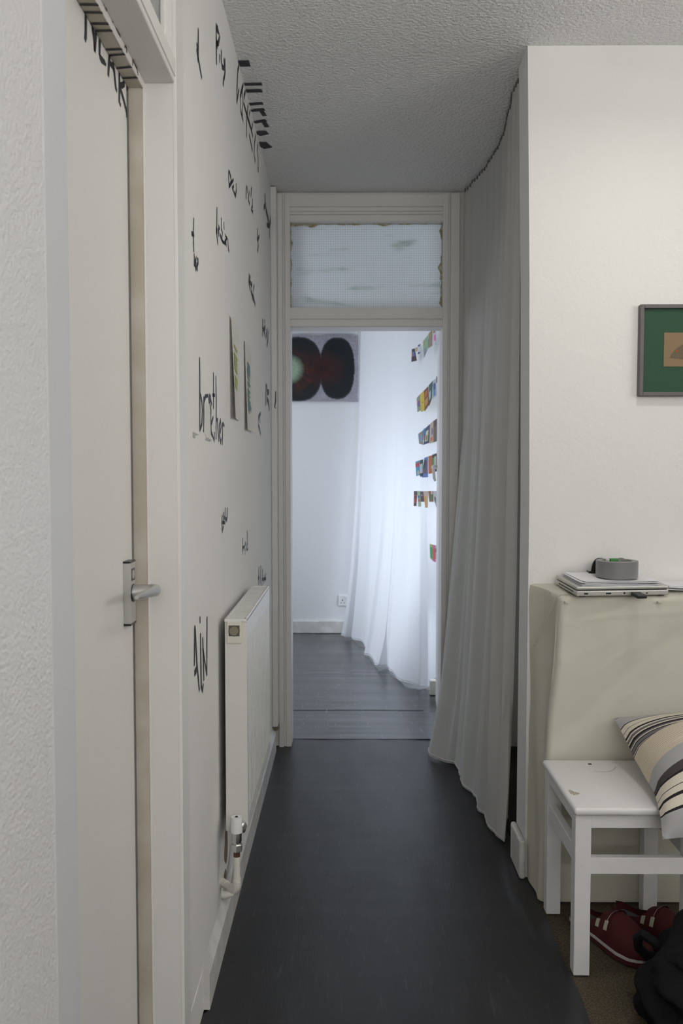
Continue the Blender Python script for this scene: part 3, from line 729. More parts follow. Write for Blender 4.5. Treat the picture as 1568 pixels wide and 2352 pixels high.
# ------------------------------------------------------------------ far room: painting, socket, cards
def painting_mesh():
    b = nb(); xL, xR = -0.78, 0.0
    pl = at(822, 770, 'Y', YB - 0.03); pb = at(818, 922, 'Y', YB - 0.03)
    x0, x1, zt, zbm = -0.78, pl.x, pl.z, pb.z
    def P(u, v):
        x = x0 + (x1 - x0) * u; z = zt + (zbm - zt) * v
        z += 0.008 * noise.noise((u * 7, 0.3, v * 2)) ; x += 0.006 * noise.noise((u * 2, 4.3, v * 6))
        y = YB - 0.010 - 0.008 * (1 + noise.noise((u * 5, 1.0, v * 5)))
        return Vector((x, y, z))
    vs = grid(b, 150, 90, P)
    return b
bm = painting_mesh()
pic = obj('painting', bm, M_PAINTING, loc=(-0.35, YB - 0.02, 1.83), recalc=True, smooth=True)
c1 = at(684, 848, 'Y', YB - 0.02); c2 = at(774, 846, 'Y', YB - 0.02)
k = 6.83 / 2000
lay = pic.data.color_attributes.new('Col', 'FLOAT_COLOR', 'POINT')
def srgb(r, g, b_):
    f = lambda c: (c / 255 / 12.92) if c / 255 <= 0.04045 else ((c / 255 + 0.055) / 1.055) ** 2.4
    return Vector((f(r), f(g), f(b_)))
for i, v in enumerate(pic.data.vertices):
    w = v.co + pic.location
    dx1, dz1 = (w.x - c1.x) / (55.5 * k), (w.z - c1.z) / (73 * k)
    dx2, dz2 = (w.x - c2.x) / (39.5 * k), (w.z - c2.z) / (70 * k)
    r1 = (abs(dx1) ** 2.5 + abs(dz1) ** 2.5) ** 0.4; r2 = (abs(dx2) ** 2.5 + abs(dz2) ** 2.5) ** 0.4
    n = noise.noise((w.x * 22, 0, w.z * 22)); n2 = noise.noise((w.x * 70, 2, w.z * 70))
    c = srgb(165, 162, 172) * (0.92 + 0.12 * n)
    mid = Vector(((c1.x + c2.x) / 2 + 0.02, 0, c1.z))
    if min(r1, r2) < 1:
        c = srgb(16, 22, 27)
        dj = math.hypot((w.x - at(738, 848, 'Y', YB).x) / (62 * k), (w.z - c1.z) / (46 * k))
        red = max(0, 1 - dj) * (0.8 + 0.5 * n)
        c = c.lerp(srgb(64, 16, 14), min(1, max(0, red * 1.5)))
        if dj < 0.33: c = c.lerp(srgb(24, 12, 13), (0.33 - dj) * 3)
        if r1 < 1:
            ang = math.atan2(w.z - c1.z, w.x - at(664, 852, 'Y', YB).x)
            dg = math.hypot(w.x - at(664, 852, 'Y', YB).x, w.z - c1.z) / k
            ray = 0.5 + 0.5 * noise.noise((ang * 7, dg * 0.02, 3))
            og = math.exp(-((dg - 44) / 12) ** 2) * (0.9 * ray - 0.1) * (0.55 + 0.6 * n - (0.25 if w.z > c1.z else 0))
            c = c.lerp(srgb(120, 52, 26), min(0.85, max(0, og)))
            g = max(0, 1 - dg / 36) * (0.7 + 0.7 * ray)
            c = c.lerp(srgb(150, 172, 145), min(1, max(0, g * 2.0)))
        e = 1 - min(r1, r2)
        if e < 0.04: c = c.lerp(srgb(90, 95, 105), 0.35)
    c = c * (1 + 0.22 * n2)
    lay.data[i].color = (c.x, c.y, c.z, 1)
tag(pic, 'abstract painting of two large dark rounded shapes on grey, on the far back wall', 'painting')

sx = at(789, 1379, 'Y', YB)
sock = thing('wall_socket', 'white single wall socket above the skirting of the far back wall', 'socket', (sx.x, YB, sx.z))
bm = nb(); box(bm, sx.x - .043, sx.x + .043, YB - 0.011, YB - 0.0005, sx.z - .043, sx.z + .043, 0.004, 2); sp = obj('socket_plate', bm, M_SOCKET, sock)
bm = nb(); box(bm, sx.x + .012, sx.x + .026, YB - 0.015, YB - 0.010, sx.z + .010, sx.z + .032, 0.001); obj('rocker_switch', bm, M_SOCKET, sock)
bm = nb()
box(bm, sx.x - .012, sx.x - .006, YB - 0.0115, YB - 0.0108, sx.z - .003, sx.z + .010)
for dx in (-0.022, 0.002): box(bm, sx.x + dx - 0.002, sx.x + dx + 0.006, YB - 0.0115, YB - 0.0108, sx.z - .021, sx.z - .016)
obj('pin_holes', bm, M_DARK, sock)

# rows of little picture cards pinned to the drape's near edge
def drape_pt(px, py):
    # plane along which the cards hang: runs from near-right to far-left just before the drape
    a = Vector((0.490, 4.90)); d = Vector((-0.24, 1.0))
    r = _R * ((px - CX) / F) + _UP * ((CY - py) / F) + _FW
    n = Vector((d.y, -d.x)); t = (a - Vector((EYE.x, EYE.y))).dot(n) / Vector((r.x, r.y)).dot(n)
    return EYE + r * t
CN = Vector((-1.0, -0.24, 0)).normalized()
def card(label, tl, tr, br, bl, base, patches=(), name='picture_card', cat='card'):
    q = [drape_pt(*p) for p in (tl, tr, br, bl)]
    b = nb()
    fr = [b.verts.new(p + CN * 0.0012) for p in q]; bk = [b.verts.new(p - CN * 0.0006) for p in q]
    b.faces.new(fr); b.faces.new(list(reversed(bk)))
    for i in range(4): b.faces.new((fr[i], fr[(i + 1) % 4], bk[(i + 1) % 4], bk[i]))
    ctr = sum(q, Vector()) / 4; lo = min(p.z for p in q)
    mats = [flat(base)]
    bmesh.ops.recalc_face_normals(b, faces=b.faces)
    for c, u0, u1, v0, v1 in patches:
        def L(u, v): return q[0].lerp(q[1], u).lerp(q[3].lerp(q[2], u), v) + CN * 0.0018
        f = b.faces.new([b.verts.new(L(*p)) for p in ((u0, v0), (u1, v0), (u1, v1), (u0, v1))])
        mats.append(flat(c)); f.material_index = len(mats) - 1
    o = obj(name, b, mats, loc=(ctr.x, ctr.y, lo), recalc=False)
    tag(o, label, cat, 'picture cards hung in rows by the far drape')
C3 = (900, 740, 9.044); C4 = (900, 940, 9.044); C5 = (900, 1100, 9.8)
def s3(r, g, b_): return tuple(srgb(r, g, b_))
def cc(crop, pts): return [(crop[0] + x / crop[2], crop[1] + y / crop[2]) for x, y in pts]
WHT = s3(215, 215, 222)
rows = [
 ('dark red card with a blue patch, leftmost of the top row', C3, [(415, 560), (470, 545), (515, 800), (405, 825)], s3(58, 30, 45), [(s3(200, 80, 60), .05, .35, .25, .6), (s3(70, 130, 200), .4, .8, .25, .6)]),
 ('small beige card beside the dark red card of the top row', C3, [(478, 535), (530, 515), (530, 600), (480, 625)], s3(195, 180, 160), []),
 ('white card with dark blue corners in the top row', C3, [(540, 480), (590, 450), (598, 640), (540, 670)], WHT, [(s3(60, 65, 125), .1, .9, 0, .2), (s3(60, 65, 125), .05, .8, .8, 1)]),
 ('pale green card in the top row', C3, [(645, 400), (745, 270), (755, 510), (665, 740)], s3(150, 185, 155), [(s3(185, 180, 120), 0, .35, 0, .3), (s3(140, 150, 165), .05, .5, .6, 1)]),
 ('olive grey card in the top row', C3, [(760, 240), (838, 150), (835, 490), (755, 540)], s3(148, 140, 125), [(s3(160, 150, 95), .2, .9, .05, .4)]),
 ('white card with a pink spot, rightmost of the top row', C3, [(850, 200), (912, 160), (910, 470), (848, 490)], WHT, [(s3(235, 120, 185), .4, .95, .3, .7), (s3(160, 110, 90), .2, .8, 0, .15)]),
 ('sage green card with a purple figure, leftmost of the second row', C3, [(515, 1580), (580, 1500), (600, 1830), (530, 1870)], s3(145, 155, 130), [(s3(120, 95, 160), .2, .8, .35, .7), (s3(215, 120, 140), .2, .7, .3, .4)]),
 ('yellow card in the second row', C3, [(582, 1500), (665, 1420), (683, 1830), (605, 1870)], s3(215, 190, 60), [(s3(190, 80, 60), .4, .6, .5, .56)]),
 ('brown and orange card in the second row', C3, [(668, 1420), (752, 1330), (765, 1720), (680, 1850)], s3(125, 65, 45), [(s3(195, 105, 45), .1, .85, .15, .42), (s3(200, 150, 75), .15, .9, .52, .85)]),
 ('dark green and white card in the second row', C3, [(765, 1310), (848, 1220), (830, 1580), (770, 1740)], s3(60, 95, 85), [(s3(185, 200, 200), .1, .6, .4, .8), (s3(45, 55, 55), .1, .6, .85, 1)]),
 ('white card with a blue figure in the second row', C3, [(850, 1220), (918, 1170), (925, 1530), (850, 1600)], s3(190, 195, 215), [(s3(45, 90, 140), .2, .8, .2, .55), (s3(75, 145, 195), .2, .75, .55, .9)]),
 ('brown card end, rightmost of the second row', C3, [(920, 1130), (978, 1130), (975, 1260), (925, 1260)], s3(125, 115, 95), []),
 ('tan and pale blue card, leftmost of the third row', C4, [(548, 510), (645, 440), (640, 735), (565, 715)], s3(155, 140, 130), [(s3(125, 180, 205), .45, .85, .25, .8), (s3(135, 145, 195), 0, .3, .1, .7)]),
 ('bright blue card in the third row', C4, [(650, 420), (690, 390), (690, 620), (650, 640)], s3(60, 140, 190), [(s3(200, 130, 170), .1, .7, .6, 1)]),
 ('navy card with a yellow picture in the third row', C4, [(700, 390), (785, 310), (770, 700), (650, 740)], s3(58, 72, 110), [(s3(215, 225, 190), .25, .8, .25, .85), (s3(220, 170, 45), .4, .7, .5, .8)]),
 ('cream card with an orange patch in the third row', C4, [(790, 310), (862, 240), (862, 690), (778, 715)], s3(205, 188, 170), [(s3(225, 125, 90), .2, .8, .72, .9), (s3(125, 125, 170), .5, .9, .3, .6)]),
 ('brown card, rightmost of the third row', C4, [(868, 240), (978, 165), (960, 650), (868, 690)], s3(112, 90, 78), [(s3(80, 65, 60), .1, .9, .05, .3)]),
 ('blue and red card, leftmost of the fourth row', C4, [(490, 1090), (572, 1060), (578, 1370), (505, 1390)], s3(75, 165, 200), [(s3(205, 75, 85), 0, 1, .12, .4), (s3(205, 205, 190), .4, .95, .68, .95)]),
 ('dark green card with a white picture in the fourth row', C4, [(580, 1060), (645, 1035), (645, 1390), (585, 1405)], s3(48, 68, 65), [(s3(205, 205, 215), .05, .95, .25, .8)]),
 ('blue card with a red band in the fourth row', C4, [(672, 1010), (745, 985), (745, 1410), (625, 1420)], s3(95, 130, 200), [(s3(120, 75, 90), .2, .8, .15, .8), (s3(50, 110, 105), 0.05, .5, .1, .6)]),
 ('plain orange card in the fourth row', C4, [(757, 975), (838, 955), (840, 1325), (760, 1345)], s3(198, 112, 55), []),
 ('black card with a green and white picture in the fourth row', C4, [(836, 945), (935, 910), (930, 1290), (838, 1305)], s3(48, 55, 60), [(s3(80, 160, 110), .1, .5, .2, .85), (s3(220, 215, 195), .5, .88, .15, .85)]),
 ('dark brown card end, rightmost of the fourth row', C4, [(938, 910), (980, 910), (975, 1280), (945, 1010)], s3(80, 65, 50), []),
 ('dark purple card with an orange picture, leftmost of the fifth row', C5, [(495, 275), (570, 275), (545, 615), (490, 610)], s3(85, 50, 70), [(s3(215, 105, 75), .1, .75, .25, .8), (s3(110, 75, 130), .3, .85, .3, .5)]),
 ('pale green card with a blue and red dot in the fifth row', C5, [(565, 270), (632, 270), (655, 620), (600, 625)], s3(175, 205, 170), [(s3(65, 115, 180), .15, .75, .3, .46), (s3(210, 95, 90), .2, .7, .52, .68)]),
 ('maroon speckled card in the fifth row', C5, [(640, 280), (700, 280), (730, 515), (645, 515)], s3(98, 70, 90), [(s3(190, 180, 195), .3, .7, .3, .45)]),
 ('yellow and cream curved card in the fifth row', C5, [(705, 275), (815, 275), (805, 650), (750, 650)], s3(225, 200, 185), [(s3(245, 190, 60), .05, .55, .3, .98)]),
 ('brown card with a green picture in the fifth row', C5, [(820, 275), (925, 275), (935, 515), (840, 515)], s3(165, 105, 85), [(s3(90, 140, 90), .25, .75, .25, .85), (s3(225, 215, 205), .6, .95, 0, .3)]),
 ('white card with a black wedge in the fifth row', C5, [(930, 275), (1018, 275), (1005, 660), (945, 470)], s3(215, 218, 225), [(s3(45, 50, 60), .3, .65, .45, .85)]),
 ('dark brown card end, rightmost of the fifth row', C5, [(1020, 285), (1070, 285), (1070, 355), (1022, 355)], s3(68, 50, 38), []),
 ('green card with a lime border in the bottom row', C5, [(850, 1460), (910, 1475), (912, 1830), (862, 1790)], s3(205, 215, 145), [(s3(75, 200, 135), .15, .98, .2, .9)]),
 ('coral card with a pink border in the bottom row', C5, [(915, 1480), (975, 1490), (985, 1880), (920, 1850)], s3(235, 145, 195), [(s3(250, 120, 110), .1, .9, .2, .85)]),
 ('cream card with two dark marks in the bottom row', C5, [(985, 1495), (1048, 1510), (1045, 1820), (985, 1800)], s3(220, 215, 195), [(s3(90, 55, 45), .1, .6, .2, .5), (s3(200, 120, 85), .55, 1, .15, .5), (s3(85, 60, 50), .3, .8, .62, .92)]),
]
for r in rows: card(r[0], *cc(r[1], r[2]), r[3], r[4])
# white adaptor block on the floor by the open door
bp_ = at(996, 1599, 'Z', 0.0)
ad = thing('power_block', 'white power socket block on the far room floor under the drape', 'socket', (bp_.x, bp_.y, 0.006))
bm = nb(); box(bm, bp_.x - .022, bp_.x + .022, bp_.y, bp_.y + .05, 0.006, 0.088, 0.004); adb = obj('block_body', bm, M_CREAMPL, ad)
bm = nb(); box(bm, bp_.x - .040, bp_.x - .022, bp_.y + .018, bp_.y + .026, 0.028, 0.034, 0.002); obj('plug_pin', bm, M_CREAMPL, ad)

# ------------------------------------------------------------------ radiator
RY0, RY1, RX0, RX1, RZ0, RZ1 = 2.305, 2.965, -0.331, -0.272, 0.312, 0.900
rad = thing('radiator', 'white fluted panel radiator on the left hallway wall', 'radiator', ((RX0 + RX1) / 2, (RY0 + RY1) / 2, 0.31))
bm = nb()
# front panel pressed into flutes (profile along y, extruded in z; flutes stop short of top and bottom)
prof = []
n_fl = 20; pitch = (RY1 - RY0 - 0.02) / n_fl
for i in range(n_fl):
    y = RY0 + 0.012 + i * pitch
    prof += [(y, 0.0), (y + pitch * .62, 0.0), (y + pitch * .70, -0.0035), (y + pitch * .78, -0.008), (y + pitch * .92, -0.008)]
prof = [(RY0 + 0.001, 0.0)] + prof + [(RY1 - 0.001, 0.0)]
zs = [(RZ0 + 0.012, 0), (RZ0 + 0.050, 0), (RZ0 + 0.070, 1), (RZ1 - 0.078, 1), (RZ1 - 0.056, 0), (RZ1 - 0.0065, 0)]
vs = [[bm.verts.new((RX1 + d * k, y, z)) for z, k in zs] for y, d in prof]
for i in range(len(vs) - 1):
    for j in range(len(zs) - 1): bm.faces.new((vs[i][j], vs[i + 1][j], vs[i + 1][j + 1], vs[i][j + 1]))
fp = obj('front_panel', bm, M_RAD, rad)
bm = nb(); box(bm, RX0, RX0 + 0.012, RY0 + 0.002, RY1 - 0.002, RZ0 + 0.01, RZ1 - 0.012, 0.003); obj('back_panel', bm, M_RADSIDE, rad)
for y in (RY0, RY1 - 0.003):
    bm = nb(); box(bm, RX0, RX1, y, y + 0.003, RZ0 + 0.010, RZ1 - 0.004, 0.001); obj('side_panel', bm, M_RADSIDE, rad)
bm = nb()
box(bm, RX0 - 0.001, RX1 - 0.001, RY0 - 0.004, RY0 + 0.010, RZ1 - 0.008, RZ1, 0.002)
box(bm, RX0 - 0.001, RX1 - 0.001, RY1 - 0.010, RY1 + 0.004, RZ1 - 0.008, RZ1, 0.002)
box(bm, RX0 - 0.001, RX0 + 0.008, RY0, RY1, RZ1 - 0.008, RZ1, 0.002); box(bm, RX1 - 0.009, RX1 - 0.001, RY0, RY1, RZ1 - 0.008, RZ1, 0.002)
nsl = 42
for i in range(nsl):
    y = RY0 + 0.014 + i * (RY1 - RY0 - 0.028) / nsl
    box(bm, RX0 + 0.006, RX1 - 0.008, y, y + 0.0105, RZ1 - 0.006, RZ1 - 0.001)
obj('top_grille', bm, M_RAD, rad)
bm = nb(); box(bm, RX0 + 0.010, RX1 - 0.012, RY0 + 0.01, RY1 - 0.01, RZ0 + 0.03, RZ1 - 0.02); obj('convector_core', bm, mat('shaded_steel', (0.4, 0.4, 0.38), 0.6), rad)  # core steel coloured darker for the shade inside the radiator
bx = (RX0 + RX1) / 2 - 0.004
bm = nb(); box(bm, bx - 0.0195, bx + 0.0195, RY0 - 0.005, RY0, RZ1 - 0.066, RZ1 - 0.006, 0.004, 3); badge = obj('end_badge', bm, M_CREAMPL, rad)
bm = nb(); box(bm, bx - 0.0145, bx + 0.0145, RY0 - 0.0054, RY0 - 0.0045, RZ1 - 0.046, RZ1 - 0.017, 0.0003); 
cyl(bm, (bx, RY0 - 0.0050, RZ1 - 0.0315), (0, -1, 0), 0.0150, 0.0150, 0.0009, 24); obj('badge_recess', bm, mat('dark_recess', (0.10, 0.10, 0.095), 0.5), badge)
bm = nb(); cyl(bm, (bx, RY0 - 0.0055, RZ1 - 0.0315), (0, -1, 0), 0.0128, 0.0118, 0.004, 28); obj('vent_plug', bm, mat('brass_plug', (0.30, 0.27, 0.19), 0.35, metal=0.5), badge)
# valve and pipes
vx, vy = -0.297, 2.262
valve = None
bm = nb(); lathe(bm, (vx, vy, 0.338), [(0.0, 0.042), (0.0025, 0.042), (0.003, 0.040), (0.0145, 0.041), (0.0152, 0.038), (0.0158, 0.0), (0.0, 0.0)], 24); cap = obj('valve_cap', bm, M_SOCKET, rad, smooth=True)
bm = nb(); cyl(bm, (vx, vy, 0.3785), (0, 0, 1), 0.0035, 0.0035, 0.0020, 12); obj('cap_hole', bm, M_DARK, cap)
bm = nb(); lathe(bm, (vx, vy, 0.305), [(0.0, 0.033), (0.0135, 0.033), (0.0135, 0.010), (0.011, 0.004), (0.011, 0.0), (0.0, 0.0)], 20); obj('valve_body', bm, M_CHROME, rad, smooth=True)
bm = nb(); cyl(bm, (vx, vy, 0.287), (0, 0, 1), 0.0158, 0.0158, 0.019, 6); bmesh.ops.bevel(bm, geom=list(bm.edges), offset=0.001, segments=1, affect='EDGES'); obj('valve_nut', bm, M_CHROME, rad)
bm = nb(); cyl(bm, (vx + 0.004, vy, 0.338), (0.12, 1, 0.05), 0.012, 0.012, 0.045, 20); cyl(bm, (vx + 0.007, vy + 0.024, 0.339), (0.12, 1, 0.05), 0.017, 0.017, 0.010, 8); obj('valve_tail', bm, M_CHROME, rad, smooth=True)
bm = nb(); cyl(bm, (vx, vy, 0.262), (0, 0, 1), 0.0088, 0.0088, 0.026, 16); obj('bare_copper', bm, M_COPPER, rad, smooth=True)
bm = nb(); tube(bm, [(vx, vy, 0.272), (vx, vy, 0.205), (vx, vy + 0.001, 0.190), (vx - 0.003, vy + 0.006, 0.178), (vx - 0.012, vy + 0.020, 0.172), (vx - 0.030, vy + 0.045, 0.168), (XW - 0.005, vy + 0.075, 0.166)], 0.0092, 14); pipe = obj('pipe', bm, M_PIPE, rad, smooth=True)
bm = nb(); tube(bm, [(vx, vy, 0.214), (vx, vy, 0.202)], 0.0108, 14); tube(bm, [(vx, vy, 0.202), (vx, vy + .001, 0.190), (vx - 0.003, vy + 0.006, 0.178), (vx - 0.013, vy + 0.021, 0.172), (vx - 0.022, vy + 0.034, 0.170)], 0.0112, 14); obj('pipe_elbow', bm, M_PIPE, pipe, smooth=True)
bm = nb(); tube(bm, [(vx - 0.036, vy + 0.055, 0.1672), (XW + 0.001, vy + 0.074, 0.1660)], 0.0118, 14); obj('pipe_collar', bm, M_PIPE, pipe, smooth=True)
bm = nb(); tube(bm, [(XW - 0.004, 2.345, 0.128), (XW + 0.012, 2.340, 0.127), (XW + 0.024, 2.345, 0.129), (XW + 0.029, 2.370, 0.134), (XW + 0.029, 2.42, 0.150), (XW + 0.028, 2.50, 0.20)], 0.0100, 14); obj('pipe', bm, M_PIPE, rad, smooth=True)
# stained plaster round the pipes and behind the radiator
bm = nb()
def patch(b, cy, cz, ry, rz, seed, off=0.0006):
    pts = []
    for i in range(22):
        a = 2 * math.pi * i / 22; k = 1 + 0.35 * noise.noise((math.cos(a) * 1.3, math.sin(a) * 1.3, seed))
        pts.append(b.verts.new((XW + off, cy + ry * k * math.cos(a), cz + rz * k * math.sin(a))))
    b.faces.new(pts)
patch(bm, 2.43, 0.225, 0.035, 0.05, 1.0); patch(bm, 2.40, 0.15, 0.03, 0.018, 5.0)
obj('plaster_stain', bm, M_BROWN, wall_left, recalc=False)

# ------------------------------------------------------------------ notices on the left wall
def notice(label, y0, y1, z0, z1, near_lift, far_lift, prints, pm, pmname):
    root = thing('paper_notice', label, 'paper', (XW, (y0 + y1) / 2, z0), 'printed notices taped to the left wall')
    def P(u, v):
        lift = near_lift[0] * (1 - u) ** 2 + (near_lift[1] - near_lift[0]) * (1 - u) ** 2 * v + far_lift * (u ** 2) * v ** 2
        return Vector((XW + 0.0015 + lift, y0 + (y1 - y0) * u, z1 + (z0 - z1) * v))
    b = nb(); grid(b, 16, 16, P)
    sh = obj('sheet', b, M_NOTICE, root, smooth=True)
    b = nb()
    for s in prints:
        # strokes given in sheet coordinates (u across, v down)
        pts = [P(*p) for p in s]; ribbon(b, pts, 0.010, (1, -0.05, 0), off=0.0012)
    o = obj('printed_text', b, pm, root, recalc=False); o['label'] = pmname
    return root
def slashes(v0, v1, n, u0, u1, seed):
    out = []; rnd = random.Random(seed)
    for i in range(n):
        v = v0 + (v1 - v0) * (i + 0.5) / n
        if rnd.random() < 0.14: continue
        a = u0 + rnd.uniform(0, .10); c = u1 - rnd.uniform(0, .10)
        if rnd.random() < 0.4: c = (a + c) / 2
        out.append([(a, v - .012), ((a + c) / 2, v), (c, v + .02)])
        if rnd.random() < 0.5: out.append([(c, v + .02), (c - .06, v + .034)])
    return out
notice('paper notice with lime green print, curling off the wall, left of its neighbour', 2.565, 2.775, 1.452, 1.748, (0.004, 0.016), 0.002, slashes(0.26, 0.68, 15, 0.24, 0.78, 3), M_LIME, 'lime green print')
notice('paper notice with teal print, curling off the wall, nearer the far doorway', 2.915, 3.125, 1.432, 1.728, (0.002, 0.010), 0.014, slashes(0.22, 0.78, 20, 0.24, 0.74, 8), M_TEAL, 'teal print')
def wall_scrap(name, label, cat, px, m, lift=0.0015):
    b = nb(); P = [at(x, y, 'X', XW) for x, y in px]
    b.faces.new([b.verts.new(p + Vector((lift, 0, 0))) for p in P])
    r = bmesh.ops.extrude_face_region(b, geom=list(b.faces))
    for v in [g for g in r['geom'] if isinstance(g, bmesh.types.BMVert)]: v.co.x = XW
    c = sum(P, Vector()) / len(P)
    o = obj(name, b, m, loc=(XW, c.y, min(p.z for p in P))); tag(o, label, cat); return o
wall_scrap('tape_scrap', 'grey tape scrap on the wall left of the word brother', 'tape', px_pts(*B, [(22, 1880), (145, 1945), (68, 1965), (68, 2020), (22, 2005)]), M_TAPEGREY)
wall_scrap('tape_scrap', 'grey tape scrap under the white paper strip in the word brother', 'tape', px_pts(*B, [(315, 2010), (445, 2065), (415, 2070), (410, 2098), (297, 2060)]), M_TAPEGREY)
wall_scrap('paper_strip', 'white torn paper strip stuck over the word brother', 'paper', px_pts(*B, [(325, 1180), (395, 1260), (412, 1500), (420, 1900), (440, 2050), (320, 2005), (285, 1900), (282, 1500), (300, 1280)]), M_NOTICE, 0.0010)

# ------------------------------------------------------------------ cloth-covered cabinet on the right
def cover_mesh():
    b = nb()
    zt_f, zt_b, YBK = 0.925, 0.940, YF - 0.0015
    def lean(z):  # left face flares out towards the floor
        return interp([0, 0.25, 0.55, 0.72, 0.93], [0.572, 0.580, 0.592, 0.612, 0.622], z)
    def front(z): return interp([0, 0.5, 0.70, 0.93], [2.553, 2.556, 2.551, 2.556], z)
    def W(p, k=1.0):
        n = noise.noise((p.x * 3, p.y * 3, p.z * 3)) * 0.006 + noise.noise((p.x * 5 + 3 + p.z * 4, p.y * 5, p.z * 8)) * 0.0028
        return n * k
    r = 0.018
    folds = []
    for px, amp, wd in (([(1290, 1426), (1350, 1421), (1410, 1412), (1450, 1411), (1568, 1405)], .0022, .006), ([(1288, 1440), (1340, 1432), (1385, 1418)], .0016, .005), ([(1375, 1540), (1410, 1512), (1452, 1486)], .0020, .007), ([(1320, 1665), (1400, 1580), (1490, 1500), (1560, 1455)], -.0035, .022), ([(1425, 1605), (1445, 1592), (1468, 1588)], .0018, .006), ([(1290, 1520), (1340, 1500), (1400, 1470)], .0014, .010)):
        folds.append(([at(x, y, 'Y', 2.556) for x, y in px], amp, wd))
    def crease(x, z):
        o = 0.0
        for P, amp, wd in folds:
            d = 9.0
            for a, c in zip(P[:-1], P[1:]):
                ax, az, dx, dz = a.x, a.z, c.x - a.x, c.z - a.z
                t = max(0, min(1, ((x - ax) * dx + (z - az) * dz) / (dx * dx + dz * dz)))
                d = min(d, math.hypot(x - ax - t * dx, z - az - t * dz))
            if d < wd * 3: o -= amp * math.exp(-(d / wd) ** 2)
        return o
    # path across the section at height z: from wall along left face, round the corner, along the front
    def section(z):
        xl, yf = lean(z), front(z); pts = []
        for i in range(15):
            k = min(1, i / 14 * 1.15) ** 0.8
            pts.append((0.568 + (xl - 0.568) * k, YBK - (YBK - (yf + r)) * i / 14))
        for i in range(1, 8):
            a = math.pi / 2 * i / 8; pts.append((xl + r - r * math.cos(a), yf + r - r * math.sin(a)))
        for i in range(151): pts.append((xl + r + (1.9 - xl - r) * i / 150, yf))
        return pts
    nz = 110; rows_ = []
    for j in range(nz + 1):
        z = 0.004 + (zt_f - 0.012) * j / nz
        row = []
        for i, (x, y) in enumerate(section(z)):
            p = Vector((x, y, z)); w = W(p) * min(1, (1 - j / nz) * 6 + 0.15)
            # long soft pulls running down from the pinned corner
            if i < 15: p.x += w - 0.003 * math.sin(z * 9 + i * 0.5); 
            else: p.y += w * 0.8 + crease(p.x, p.z)
            if i < 4: p.x = max(p.x, 0.5655)
            row.append(p)
        rows_.append(row)
    # rounded edge, then the top
    n = len(rows_[0]); top = rows_[-1]
    def ring(ins, dz):
        out = []
        for i, p in enumerate(top):
            q = p.copy()
            t = (YBK - p.y) / (YBK - 2.556); 
            zz = zt_b + (zt_f - zt_b) * max(0, min(1, t))
            if i == 0: q.x += ins
            elif i < 15: q.x += ins
            elif i < 22: q.x += ins * 0.8; q.y += ins * 0.8
            else: q.y += ins
            q.z = zz + dz; out.append(q)
        return out
    rows_.append(ring(0.003, -0.004)); rows_.append(ring(0.010, 0.0)); rows_.append(ring(0.03, 0.0005)); 
    V = [[b.verts.new(p) for p in r_] for r_ in rows_]
    for j in range(len(V) - 1):
        for i in range(n - 1): b.faces.new((V[j][i], V[j][i + 1], V[j + 1][i + 1], V[j + 1][i]))
    # flat top surface
    T = V[-1]
    a = b.verts.new((0.67, YBK, zt_b)); c = b.verts.new((1.9, YBK, zt_b))
    for i in range(0, 21): b.faces.new((T[i], T[i + 1], a))
    m = (n - 1 + 22) // 2
    for i in range(21, m): b.faces.new((T[i], T[i + 1], a))
    b.faces.new((T[m], c, a))
    for i in range(m, n - 1): b.faces.new((T[i], T[i + 1], c))
    return b
cover = thing('covered_cabinet', 'waist-high cabinet draped in a cream cloth cover below the picture', 'cabinet', (1.2, 2.64, 0))
cv = obj('cloth_cover', cover_mesh(), M_COVER, cover, smooth=True)
bm = nb()
P = [Vector((0.6185 - 0.044 * t ** 1.2, 2.575 + 0.125 * t, 0.915 - 0.175 * t)) for t in [i / 10 for i in range(11)]]
tube(bm, [p + Vector((-0.006, 0, 0)) for p in P], 0.0016, 5); obj('cover_seam', bm, M_COVER, cv)
for px in (1300, 1513):
    c = at(px, 1383, 'Y', 2.553); bm = nb()
    box(bm, c.x - .006, c.x + .006, 2.5445, 2.556, c.z - .002, c.z + .003, 0.001); obj('cover_pin', bm, M_COVER, cv)

# ------------------------------------------------------------------ things on the cabinet
def zc(y): return 0.926 + 0.014 * max(0, min(1, (y - 2.556) / 0.2))
lap_c = Vector((0.792, 2.627)); lap_a = math.radians(6.5)
ux = Vector((math.cos(lap_a), math.sin(lap_a))); uy = Vector((-math.sin(lap_a), math.cos(lap_a)))
def lp(a, b_, z): 
    q = lap_c + ux * a + uy * b_; return Vector((q.x, q.y, z + zc(lap_c.y) + 0.0012 + b_ * 0.07))
def oriented_box(bm, a0, a1, b0, b1, z0, z1, bev=0.0, mi=0):
    t = nb(); box(t, a0, a1, b0, b1, z0, z1, bev)
    for v in t.verts: v.co = lp(v.co.x, v.co.y, v.co.z)
    me = bpy.data.meshes.new('tmp'); t.to_mesh(me); t.free(); bm.from_mesh(me); bpy.data.meshes.remove(me)
HW, HD = 0.140, 0.088
lap = thing('laptop', 'closed silver laptop lying on the cream covered cabinet', 'laptop', tuple(lp(0, 0, 0)))
bm = nb(); oriented_box(bm, -HW, HW, -HD, HD, 0.003, 0.0185, 0.003); lb = obj('laptop_base', bm, M_SILVER, lap)
bm = nb(); oriented_box(bm, -HW, HW, -HD, HD, 0.0215, 0.0310, 0.003); obj('laptop_lid', bm, M_SILVER, lap)
bm = nb(); oriented_box(bm, -HW + .004, HW - .004, -HD + .004, HD - .004, 0.0180, 0.0220); obj('lid_gap', bm, M_BLACKPL, lap)
